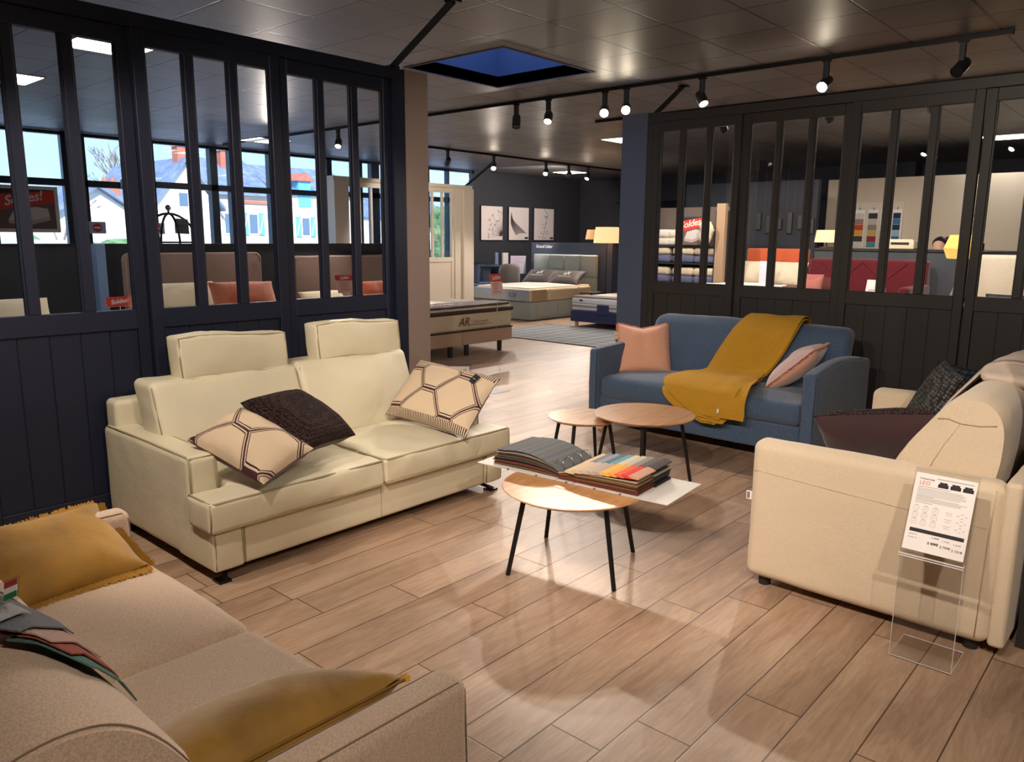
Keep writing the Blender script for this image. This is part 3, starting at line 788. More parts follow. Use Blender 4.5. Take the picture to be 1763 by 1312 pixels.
# ------------------------------------------------------------------ pictures on the far left wall
def picture(y0, y1, label, kind):
    z0, z1 = 1.535, 2.33
    root = thing('wall_picture', label, 'picture', (-12.99, (y0 + y1) / 2, z0), group='monochrome botanical pictures')
    obj('canvas', box(-12.998, -12.96, y0, y1, z0, z1), mat('pale_print_paper', rgb(214, 204, 204), .8, var=(1.5, .05)), root)
    obj('frame_edge', cubes([(-12.998, -12.957, y0 - .008, y0, z0 - .008, z1 + .008), (-12.998, -12.957, y1, y1 + .008, z0 - .008, z1 + .008),
                             (-12.998, -12.957, y0, y1, z1, z1 + .008), (-12.998, -12.957, y0, y1, z0 - .008, z0)]), M['blackm'], root)
    b = bmesh.new(); rr = random.Random(kind)
    X_ = -12.957
    W = y1 - y0
    if kind == 1:
        c = (y1 - .02, z0 + .10)
        for k in range(15):
            a = R(80 + k * 7.5); l = rr.uniform(.3, .62)
            p = (c[0] + math.cos(a) * l, c[1] + math.sin(a) * l)
            p = (max(y0 + .02, p[0]), min(z1 - .03, p[1]))
            mid = ((c[0] + p[0]) / 2, (c[1] + p[1]) / 2 + .02)
            tube([(X_, c[0], c[1]), (X_, *mid), (X_, *p)], [.007, .003, .002], 4, b)
            for j in range(5):
                a2 = a + R(-60 + j * 30); l2 = rr.uniform(.03, .07)
                e = (p[0] + math.cos(a2) * l2, p[1] + math.sin(a2) * l2)
                if y0 < e[0] < y1 and z0 < e[1] < z1: tube([(X_, *p), (X_, *e)], .002, 4, b)
    if kind == 2:
        for k in range(26):
            t = k / 25
            p0 = (y0 + W * (.12 + .06 * t), z1 - .12 - .02 * k / 3)
            p1 = (y0 + W * (.1 + .28 * t), z1 - .40)
            p2 = (y0 + W * (.35 + .55 * t), z0 + .12 + .12 * t * (1 - t) + .04 * t)
            tube(spline([(X_, *p0), (X_, *p1), (X_, *p2)], 5), [.0022 * (1 - t) + .001] * 11, 4, b)
    if kind == 3:
        st = spline([(X_, y0 + W * .5, z1 - .01), (X_, y0 + W * .68, z1 - .16), (X_, y0 + W * .62, z1 - .3), (X_, y0 + W * .5, z0 + .2), (X_, y0 + W * .42, z0 + .02)], 6)
        tube(st, [.004] * len(st), 5, b)
        for k in range(13):
            p = st[rr.randrange(len(st))]; a = rr.uniform(0, 2 * PI); l = rr.uniform(.05, .16)
            e = (min(y1 - .02, max(y0 + .02, p.y + math.cos(a) * l)), min(z1 - .02, max(z0 + .02, p.z + math.sin(a) * l * .6)))
            tube([p, (X_, *e)], .002, 4, b)
            b2 = lathe([(0, 0), (.016, .002), (0, .004)], seg=8, m=Matrix.Rotation(PI / 2, 4, 'Y')); b2.transform(Matrix.Translation((X_ - .002, *e))); join(b, b2)
    obj('print_drawing', b, mat('print_grey_ink', rgb(66, 60, 66), .8), root)
    if kind > 1:
        obj('name_plate', box(-12.957, -12.952, y1 - .15, y1 - .03, z0 + .03, z0 + .075), M['blackm'], root)
for a, b, l, k in [(13.47, 14.22, 'monochrome dandelion picture, leftmost of three on the anthracite wall', 1), (14.45, 15.20, 'monochrome feather picture, middle of three on the anthracite wall', 2),
                   (15.41, 16.21, 'monochrome cotton blossom picture, nearest the bed of the three', 3)]:
    picture(a, b, l, k)

# ================================================================== CREAM LEATHER SOFA (faces +x)
def cream_sofa():
    y0, y1 = 1.60, 3.56
    root = thing('sofa', 'cream leather two-seat sofa with two headrests against the navy partition', 'sofa', (-3.8, (y0 + y1) / 2, 0))
    C = M['cream']; S = M['cream_seam']
    wr = .004
    base = soft(-4.36, -3.25, y0 + .15, y1 - .15, .06, .27, r=.02, n=(10, 20, 3), wr=.002)
    obj('base', base, C, root, smooth=True)
    for nm, a, b in (('near', y0, y0 + .155), ('far', y1 - .155, y1)):
        bm = soft(-4.42, -3.44, a, b, .06, .575, r=.035, n=(14, 3, 8), puff=(.006, .008, .01), wr=wr, seed=a)
        soft(-3.60, -3.24, a, b, .06, .262, r=.018, n=(5, 3, 4), puff=(.01, .004, 0), wr=wr, bm=bm, seed=a + 2)
        ar = obj('armrest', bm, C, root, smooth=True)
        # piping round the front of the arm and along the upper edges
        pb = bmesh.new()
        for yy in (a + .012, b - .012):
            tube([(-4.38, yy, .567), (-3.9, yy, .572), (-3.475, yy, .567), (-3.447, yy, .545), (-3.442, yy, .27)], .0056, 6, pb)
            tube([(-3.244, yy, .25), (-3.24, yy, .16), (-3.244, yy, .075)], .0056, 6, pb)
        tube([(-3.452, a + .012, .563), (-3.452, b - .012, .563)], .0056, 6, pb)
        tube([(-3.25, a + .006, .254), (-3.25, b - .006, .254)], .0056, 6, pb)
        obj('piping', pb, S, ar, smooth=True)
    # front skirt seams
    sm = bmesh.new()
    tube([(-3.247, y0 + .16, .26), (-3.247, y0 + .16, .07)], .003, 5, sm)
    tube([(-3.248, 2.58, .26), (-3.248, 2.58, .07)], .0018, 5, sm)
    tube([(-3.247, y1 - .16, .26), (-3.247, y1 - .16, .07)], .003, 5, sm)
    obj('skirt_seam', sm, S, root)
    # T-shaped seat cushions
    for k, (a, b, ys0, ys1) in enumerate(((1.575, 2.575, 1.775, 2.575), (2.582, 3.60, 2.582, 3.39))):
        bm = soft(-3.95, -3.205, ys0, ys1, .262, .408, r=.022, n=(16, 16, 4), puff=(.012, .0, .035), wr=.011, ws=7, seed=k * 3.1)
        # the ear that wraps round in front of the arm
        if k == 0: soft(-3.43, -3.205, a, ys0 + .1, .262, .408, r=.022, n=(6, 6, 4), puff=(.008, .008, .008), wr=.005, bm=bm, seed=5)
        else: soft(-3.43, -3.205, ys1 - .1, b, .262, .408, r=.022, n=(6, 6, 4), puff=(.008, .008, .008), wr=.005, bm=bm, seed=6)
        c = obj('seat_cushion', bm, C, root, smooth=True)
        pb = bmesh.new()
        for z in (.403, .268):
            tube([(-3.42, a + .012 if k == 0 else ys1, z), (-3.222, (a + .012) if k == 0 else ys0 + .01, z), (-3.209, a + .03 if k == 0 else ys0 + .02, z), (-3.209, (ys1 - .02) if k == 0 else b - .03, z),
                  (-3.222, ys1 - .008 if k == 0 else b - .012, z), (-3.42, ys1 - .006 if k == 0 else b - .012, z)][0 if k == 0 else 1:], .006, 6, pb)
        tube([(-3.222, ys1 - .006, .403), (-3.9, ys1 - .006, .403)] if k == 0 else [(-3.222, ys0 + .006, .403), (-3.9, ys0 + .006, .403)], .006, 6, pb)
        e = a + .008 if k == 0 else b - .008
        tube([(-3.213, e, .403), (-3.209, e, .335), (-3.213, e, .268)], .0055, 6, pb)
        obj('piping', pb, S, c, smooth=True)
    # back cushions leaning back
    for k, (a, b, zt) in enumerate(((1.69, 2.565, .845), (2.575, 3.41, .85))):
        def lean(p):
            t = (p.z - .40) / .45
            p.x -= .16 * t
            return p
        bm = soft(-4.06, -3.84, a, b, .40, zt, r=.035, n=(4, 16, 14), puff=(.045, .006, .0), wr=.009, ws=5, seed=k + 9, fn=lean)
        c = obj('back_cushion', bm, C, root, smooth=True)
        def q(x, y, z): return tuple(lean(V(x, y, z)))
        pts = [q(-3.852, a + .012, .44), q(-3.852, a + .012, zt - .03), q(-3.858, a + .03, zt - .012), q(-3.858, b - .03, zt - .012), q(-3.852, b - .012, zt - .03), q(-3.852, b - .012, .44)]
        obj('piping', tube(pts, .006, 6), S, c, smooth=True)
    # rear frame behind the cushions
    obj('back_frame', soft(-4.42, -4.28, y0 + .02, y1 - .02, .06, .72, r=.03, n=(2, 14, 8)), C, root, smooth=True)
    # headrests
    for k, (a, b) in enumerate(((1.875, 2.53), (2.745, 3.40))):
        z0, z1 = .822 + .01 * k, 1.052 + .006 * k
        bm = soft(-4.16, -4.02, a, b, z0, z1, r=.02, n=(3, 18, 8), puff=(.018, .006, .008), wr=.006, ws=9, seed=k * 5 + 1, fn=lambda p: V(p.x - .12 * (p.z - .83), p.y, p.z + .012 * math.sin((p.y) * 7)))
        c = obj('headrest', bm, C, root, smooth=True)
        def q(x, y, z): return (x - .12 * (z - .83), y, z + .012 * math.sin(y * 7))
        pb = bmesh.new()
        n = 10
        for xx in (-4.026, -4.154):
            loop = [q(xx, a + .008 + (b - a - .016) * i / n, z1 - .006) for i in range(n + 1)] + [q(xx, b - .006, z0 + .1)] + [q(xx, b - .008 - (b - a - .016) * i / n, z0 + .006) for i in range(n + 1)] + [q(xx, a + .006, z0 + .1)]
            tube(loop, .006, 6, pb, closed=True)
        obj('piping', pb, S, c, smooth=True)
        obj('headrest_bracket', cubes([(-4.11, -4.09, a + .15, a + .17, .70, .85), (-4.11, -4.09, b - .17, b - .15, .70, .85)]), M['black'], root)
    # black metal feet
    for yy, s in ((y0 + .1, -1), (y1 - .12, 1)):
        for xx in (-3.30, -4.25):
            t = 1 if xx > -3.8 else -1
            obj('leg', tube([(xx - .10 * t, yy - .03 * s, .065), (xx + .05 * t, yy + .05 * s, .012)], .012, 4), M['black'], root)
            obj('foot_plate', box(xx + .02 * t - .03, xx + .02 * t + .04, yy - .03 + .05 * s, yy + .03 + .05 * s, 0, .012), M['black'], root)
    obj('under_rail', box(-4.30, -3.34, y0 + .05, y1 - .05, .045, .065), M['blackm'], root)
    return root
cream_sofa()

# ================================================================== BLUE SOFA (faces -y)
def blue_sofa():
    x0, x1 = -3.795, -1.885
    root = thing('sofa', 'blue denim-fabric three-seat sofa under the right glazed partition', 'sofa', ((x0 + x1) / 2, 5.8, 0))
    B = M['blue']; S = M['blue_seam']
    for k, (a, b) in enumerate(((x0, x0 + .085), (x1 - .105, x1))):
        def arm(p):
            # the top of the arm falls gently to the rear
            if p.z > .4: p.z += .05 * math.sin(PI * max(0, min(1, (p.y - 5.25) / 1.1))) * (1 if k == 1 else .3)
            return p
        ar = obj('armrest', soft(a, b, 5.25, 6.38, .10, .69, r=.03, n=(2, 14, 8), puff=(.008, .006, .006), wr=.002, fn=arm), B, root, smooth=True)
        pb = bmesh.new()
        for xx in (a + .01, b - .01):
            tube([(xx, 5.262, .12), (xx, 5.256, .4), (xx, 5.262, .665), (xx, 5.285, .682)] + [tuple(arm(V(xx, 5.285 + .1 * i, .682))) for i in range(1, 10)], .004, 6, pb)
        tube([(a + .012, 5.27, .684), (b - .012, 5.27, .684)], .004, 6, pb)
        obj('piping', pb, S, ar, smooth=True)
    obj('base', soft(x0 + .08, x1 - .10, 5.31, 6.34, .10, .30, r=.02, n=(18, 8, 3), wr=.002), B, root, smooth=True)
    st = obj('seat_cushion', soft(x0 + .088, x1 - .108, 5.285, 6.02, .29, .46, r=.05, n=(24, 12, 4), puff=(0, .02, .03), wr=.006, ws=4, fn=lambda p: V(p.x, p.y, p.z + (.015 * (p.x + 2.8) / .9 if p.z < .35 else 0))), B, root, smooth=True)
    def lean(p):
        t = (p.z - .42) / .5
        p.y += .22 * t
        return p
    bk = obj('backrest', soft(x0 + .10, x1 - .09, 5.90, 6.10, .40, .925, r=.07, n=(24, 4, 14), puff=(.008, .03, .012), wr=.006, ws=4, fn=lean), B, root, smooth=True)
    sb = bmesh.new()
    for xx in (-2.86,):
        tube([tuple(lean(V(xx, 5.872, z))) for z in (.47, .6, .75, .86)] + [tuple(lean(V(xx, 5.90, .905)))], .003, 5, sb)
    obj('seam', sb, S, bk, smooth=True)
    obj('back_frame', soft(x0 + .04, x1 - .04, 6.22, 6.38, .10, .68, r=.03, n=(16, 2, 6)), B, root, smooth=True)
    for xx in (x0 + .13, x1 - .16):
        for yy, d in ((5.33, -1), (6.28, 1)):
            s = -1 if xx < -2.8 else 1
            obj('leg', tube([(xx, yy, .10), (xx + .02 * s, yy + .045 * d, 0)], [.032, .02], 10), M['pine'], root, smooth='auto')
blue_sofa()

# ================================================================== WHITE SOFA (faces -x, near arm towards the camera)
def white_sofa():
    y0, y1 = 3.30, 5.12
    root = thing('sofa', 'off-white fabric sofa on the right with a price sheet in front of its arm', 'sofa', (-.95, (y0 + y1) / 2, 0))
    W = M['whitef']; S = M['whitef_seam']
    def armshape(p):
        p.x += .012 * math.sin(PI * max(0, min(1, p.z / .7))) * (1 if p.x > -.9 else -1)
        return p
    for k, (a, b) in enumerate(((y0, y0 + .125), (y1 - .125, y1))):
        bm = soft(-1.455, -.455, a, b, .045, .70, r=.045, n=(20, 3, 14), puff=(.0, .008, .004), wr=.0025, fn=None, seed=a)
        ar = obj('armrest', bm, W, root, smooth=True)
        sm = bmesh.new()
        tube([(-.500, a - .001, .075), (-.495, a - .006, .3), (-.49, a - .005, .55), (-.485, a + .001, .675)], .0022, 5, sm)
        tube([(-1.44, a - .001, .56), (-1.1, a - .007, .545), (-.75, a - .007, .53), (-.5, a - .002, .52)], .0014, 5, sm)
        obj('seam', sm, S, ar, smooth=True)
    obj('back_panel', soft(-.462, -.40, y0 + .01, y1 - .01, .045, .712, r=.02, n=(2, 18, 10), puff=(.004, .006, .004), wr=.003), W, root, smooth=True)
    obj('base', soft(-1.43, -.45, y0 + .12, y1 - .12, .06, .28, r=.02, n=(8, 16, 3)), W, root, smooth=True)
    for a, b in ((y0 + .128, (y0 + y1) / 2), ((y0 + y1) / 2 + .004, y1 - .128)):
        obj('seat_cushion', soft(-1.47, -.80, a, b, .275, .45, r=.045, n=(12, 12, 4), puff=(.01, 0, .02), wr=.004, seed=a), W, root, smooth=True)
    prof = [(-.97, .44), (-.905, .66), (-.80, .84), (-.715, .955), (-.655, .995), (-.58, 1.0), (-.525, .965), (-.495, .90), (-.49, .80), (-.50, .70), (-.54, .50), (-.6, .44)]
    for k, (a, b) in enumerate(((y0 + .135, (y0 + y1) / 2 - .005), ((y0 + y1) / 2 + .005, y1 - .13))):
        sp = spline([(p[0], 0, p[1]) for p in prof], 4, closed=True)
        n = 12; b_ = bmesh.new(); rings = []
        cx_, cz_ = -.70, .72
        for i in range(n + 1):
            t = i / n; y = a + (b - a) * t
            e = min(t, 1 - t) * n / 2.0
            # rounded ends
            f = 1 if e >= 1 else math.sqrt(max(0, 1 - (1 - e) ** 2)) * .07 + .93
            dy = 0
            rings.append([b_.verts.new((cx_ + (q.x - cx_) * f + .004 * noise.noise(V(q.x * 6, y * 6, q.z * 6)), y, cz_ + (q.z - cz_) * f + (.0 if k == 0 else .045) * (1 if q.z > .8 else 0))) for q in sp])
        m_ = len(sp)
        for i in range(n):
            for j in range(m_):
                b_.faces.new((rings[i][j], rings[i][(j + 1) % m_], rings[i + 1][(j + 1) % m_], rings[i + 1][j]))
        b_.faces.new(rings[0]); b_.faces.new(list(reversed(rings[-1])))
        bc = obj('back_cushion', b_, W, root, smooth='auto')
        if k == 0:
            sm = bmesh.new()
            yy = a - .001
            tube([(-.738, yy, .893), (-.70, yy, .898), (-.655, yy + .0, .885), (-.59, yy, .885), (-.53, yy, .895)], .0035, 6, sm)
            tube([(-.655, yy, .885), (-.71, yy, .78), (-.76, yy, .66)], .0018, 5, sm)
            obj('seam', sm, S, bc, smooth=True)
    for xx in (-1.38, -.52):
        for yy in (y0 + .07, y1 - .07):
            obj('leg', lathe([(0, 0), (.028, 0), (.028, .05), (0, .05)], c=(xx, yy, 0), seg=20), M['blackm'], root)
    # small care label on the front edge of the arm
    t = obj('care_tag', box(-1.458 - .022, -1.452, y0 + .03, y0 + .034, .405, .445), M['paper'], root)
    obj('tag_print', cubes([(-1.458 - .018, -1.463, y0 + .0285, y0 + .03, .41, .44)]), M['greyink'], t)
white_sofa()

# ================================================================== BEIGE SOFA (faces +y, back towards the camera)
def beige_sofa():
    root = thing('sofa', 'greige woven sofa in the bottom left corner, seen over its backrest', 'sofa', (-2.05, .65, 0))
    B = M['beige']; S = M['beige_seam']
    for k, (a, b) in enumerate(((-2.95, -2.855), (-1.255, -1.155))):
        ar = obj('armrest', soft(a, b, .12, 1.165 - (.06 if k == 0 else 0), .07, .60, r=.035, n=(3, 14, 8), puff=(.006, .006, .006), wr=.002), B, root, smooth=True)
        pb = bmesh.new()
        yf = 1.165 - (.06 if k == 0 else 0)
        for xx in (a + .012, b - .012):
            tube([(xx, .16, .594), (xx, .7, .598), (xx, yf - .03, .592), (xx, yf - .007, .565), (xx, yf, .35), (xx, yf - .005, .1)], .0025, 5, pb)
        obj('seam', pb, S, ar, smooth=True)
    obj('base', soft(-2.86, -1.25, .15, 1.08, .07, .27, r=.02, n=(14, 8, 3)), B, root, smooth=True)
    for a, b in ((-2.852, -2.07), (-2.064, -1.258)):
        obj('seat_cushion', soft(a, b, .36, 1.13, .265, .425, r=.05, n=(14, 14, 4), puff=(0, .018, .022), wr=.004, seed=a), B, root, smooth=True)
    prof = [(.66, .40), (.615, .55), (.555, .67), (.49, .755), (.42, .80), (.33, .81), (.24, .785), (.18, .72), (.15, .60), (.15, .42), (.3, .36), (.5, .36)]
    for k, (a, b) in enumerate(((-2.84, -2.065), (-2.055, -1.275))):
        sp = spline([(0, p[0], p[1]) for p in prof], 5, closed=True)
        n = 14; b_ = bmesh.new(); rings = []
        cy_, cz_ = .40, .58
        for i in range(n + 1):
            t = i / n; x = a + (b - a) * t
            e = min(t, 1 - t) * n / 1.5
            f = 1 if e >= 1 else math.sqrt(max(0, 1 - (1 - e) ** 2)) * .06 + .94
            rings.append([b_.verts.new((x, cy_ + (q.y - cy_) * f, cz_ + (q.z - cz_) * f + .004 * noise.noise(V(x * 6, q.y * 6, q.z * 6)))) for q in sp])
        m_ = len(sp)
        for i in range(n):
            for j in range(m_):
                b_.faces.new((rings[i][j], rings[i][(j + 1) % m_], rings[i + 1][(j + 1) % m_], rings[i + 1][j]))
        b_.faces.new(rings[0]); b_.faces.new(list(reversed(rings[-1])))
        bc = obj('back_cushion', b_, B, root, smooth='auto')
        pts = []
        for q in sp:
            pts.append((b - .012, cy_ + (q.y - cy_) * .965, cz_ + (q.z - cz_) * .965))
        obj('seam', tube(pts, .0022, 5, closed=True), S, bc, smooth=True)
    obj('back_frame', soft(-2.9, -1.2, .10, .22, .07, .60, r=.03, n=(14, 2, 6)), B, root, smooth=True)
    for xx in (-2.8, -1.3):
        for yy in (.2, 1.0):
            obj('leg', lathe([(0, 0), (.025, 0), (.03, .08), (0, .08)], c=(xx, yy, 0), seg=16), M['blackm'], root)
beige_sofa()

# ================================================================== COFFEE TABLES
def coffee_table(label, c, r, h, rf, rt, angs, group=None, hl=True):
    root = thing('coffee_table', label, 'table', (c[0], c[1], 0), group=group)
    t = .022
    obj('tabletop', lathe([(0, h - t), (r - .03, h - t), (r - .006, h - .008), (r, h - .004), (r - .003, h), (0, h)], c=(c[0], c[1], 0), seg=72), M['oak'], root, smooth='auto')
    for a in angs:
        a = R(a)
        lb = cyl((c[0] + rt * math.cos(a), c[1] + rt * math.sin(a), h - t), (c[0] + rf * math.cos(a), c[1] + rf * math.sin(a), 0.0), .013, .011, 16)
        obj('leg', lb, M['black'], root, smooth='auto')
    return root
def ang(c, p): return math.degrees(math.atan2(p[1] - c[1], p[0] - c[0]))
cA = (-2.19, 2.935)
coffee_table('round oak coffee table under the open fabric swatch book', cA, .355, .405, .355, .27, [ang(cA, p) for p in ((-2.322, 2.635), (-1.865, 2.816), (-2.489, 3.102), (-2.031, 3.277))])
coffee_table('larger round oak side table of the nesting pair before the blue sofa', (-2.69, 4.37), .335, .45, .32, .24, [-60, 30, 120, 210], 'nesting oak tables')
coffee_table('smaller lower round oak side table tucked under its neighbour', (-3.06, 4.20), .25, .40, .25, .18, [-75, 15, 105, 195], 'nesting oak tables')

# ---------------------------------------------------------------- fabric swatch book on the near table
def swatch_book():
    z = .407
    A = V(-2.80, 2.88, z); ux = V(1.11, .10, 0).normalized(); uy = V(-ux.y, ux.x, 0)
    m0 = Matrix((ux, uy, V(0, 0, 1))).transposed().to_4x4(); m0.translation = A
    root = thing('swatch_book', 'open upholstery swatch book with grey and coloured samples on the near coffee table', 'sample book', tuple(A), math.atan2(ux.y, ux.x))
    def T(b): b.transform(m0); return b
    W, D = 1.11, .385
    obj('cover_board', T(cubes([(0, .50, 0, D, 0, .004), (.505, .60, 0, D, 0, .004), (.605, W, 0, D, 0, .004)])), M['boardgrey'], root)
    obj('cover_clasp', T(cubes([(.06, .085, D * .62, D * .62 + .018, .004, .007)])), M['black'], root)
    bd = bmesh.new()
    for x_ in (.2, .38, .56, .72, .86): box(x_, x_ + .012, -.002, .004, -.001, .006, bm=bd)
    obj('corner_rivet', T(bd), M['chrome'], root)
    rr = random.Random(5)
    dark = [rgb(26, 24, 28), rgb(62, 36, 30), rgb(70, 76, 74), rgb(104, 72, 44), rgb(150, 138, 114), rgb(40, 44, 56), rgb(112, 40, 32), rgb(20, 18, 20), rgb(156, 98, 46), rgb(30, 60, 52), rgb(176, 160, 134)]
    dm = [mat('swatch_cloth_%s' % ['ink', 'chestnut', 'sage', 'camel', 'sand', 'slate', 'brick', 'black', 'honey', 'moss', 'linen'][i], c, .9) for i, c in enumerate(dark)]
    sx = .505   # spine
    # left stack: leaves arching away from the spine
    def leafpage(x_far, z_far, z_arch, y0, y1, th, side, bm, zs=.008):
        n = 9; pts = []
        for i in range(n + 1):
            t = i / n
            x = sx + (x_far - sx) * t
            zz = zs + (z_far - zs) * t ** .5 + z_arch * math.sin(PI * min(1, t * 1.05)) * .9
            pts.append((x, zz))
        top = [(p[0], p[1] + th) for p in pts]
        o_ = pts + list(reversed(top))
        b = prism(o_, 'y', y0, y1)
        return join(bm, b)
    N = 15
    for k in range(N):
        b = bmesh.new(); t = k / (N - 1)
        xf = .07 + .02 * rr.random() + .035 * t
        leafpage(xf, .006 + .075 * t, .004 + .022 * t, .03 + .008 * rr.random(), .345 - .01 * rr.random(), .0042, -1, b, .006 + .03 * t)
        obj('swatch_page', T(b), dm[rr.randrange(len(dm))], root, smooth='auto')
    # the grey top sample with rows of stitching
    gm = bands('grey_banded_swatch', [(-1, rgb(112, 116, 122)), (.0, rgb(92, 97, 106))] + [(.02 + .022 * i, [rgb(96, 100, 106), rgb(86, 90, 98), rgb(102, 102, 100), rgb(92, 94, 96)][i % 4]) for i in range(20)], axis=0)
    b = bmesh.new(); leafpage(.115, .088, .030, .025, .35, .004, -1, b, .036)
    obj('top_sample', T(b), gm, root, smooth='auto', label='grey striped top sample')
    # right stack
    for k in range(17):
        b = bmesh.new(); t = k / 16
        xf = .935 + .015 * rr.random() - .05 * t * 0
        if k % 2: 
            leafpage(xf + .0, .006 + .062 * t, .004 * t, .02 + .01 * rr.random(), .20, .0038, 1, b, .006 + .03 * t)
        else:
            leafpage(xf + .02 * rr.random(), .006 + .062 * t, .004 * t, .19 - .02 * rr.random(), .37, .0038, 1, b, .006 + .03 * t)
            leafpage(xf - .01, .004 + .060 * t, .004 * t, .03, .20, .0034, 1, b, .006 + .03 * t)
        obj('swatch_page', T(b), dm[rr.randrange(len(dm))], root, smooth='auto')
    # coloured overlapping sample strips on top of the right stack, two rows
    rowA = [rgb(214, 190, 150), rgb(206, 184, 158), rgb(196, 176, 156), rgb(184, 166, 150), rgb(176, 160, 148), rgb(222, 176, 78), rgb(220, 160, 76), rgb(222, 98, 66), rgb(210, 62, 52), rgb(196, 152, 130)]
    rowB = [rgb(220, 196, 150), rgb(126, 130, 152), rgb(150, 152, 160), rgb(88, 116, 134), rgb(112, 156, 168), rgb(206, 198, 176), rgb(192, 182, 162), rgb(140, 136, 128), rgb(98, 92, 88), rgb(74, 68, 68)]
    nm = ['wheat', 'oat', 'mushroom', 'taupe', 'clay', 'yellow', 'amber', 'coral', 'red', 'blush']
    nb = ['straw', 'periwinkle', 'dove', 'petrol', 'aqua', 'ecru', 'stone', 'pewter', 'graphite', 'coal']
    for row, (cs, ns, y0, y1) in enumerate(((rowA, nm, .015, .205), (rowB, nb, .19, .375))):
        for i, c in enumerate(cs):
            x0_ = .545 + .039 * i; zz = .050 + .038 * (i / 9) ** .7 + .003 * row
            x1_ = x0_ + .055
            pr = [(x0_, zz + .006), (x0_ + .012, zz + .013), (x0_ + .032, zz + .011), (x1_, zz + .002), (x1_, zz - .004), (x0_ + .02, zz - .004), (x0_ + .004, zz - .002)]
            obj('colour_sample', T(prism(pr, 'y', y0 + .003 * i * .2, y1)), mat('sample_%s' % (ns[i]), c, .85), root, smooth='auto')
    for i in range(4):
        yy = .06 + .085 * i
        pts = [(sx - .028 + .03 * math.cos(a), yy, .045 + .03 * math.sin(a)) for a in [PI * 1.1 - k * PI * 1.2 / 12 for k in range(13)]]
        pts = [(p[0] + .012, p[1], p[2] + .012) for p in pts]
        obj('binder_ring', T(tube(pts, .0022, 6)), M['chrome'], root, smooth=True)
swatch_book()

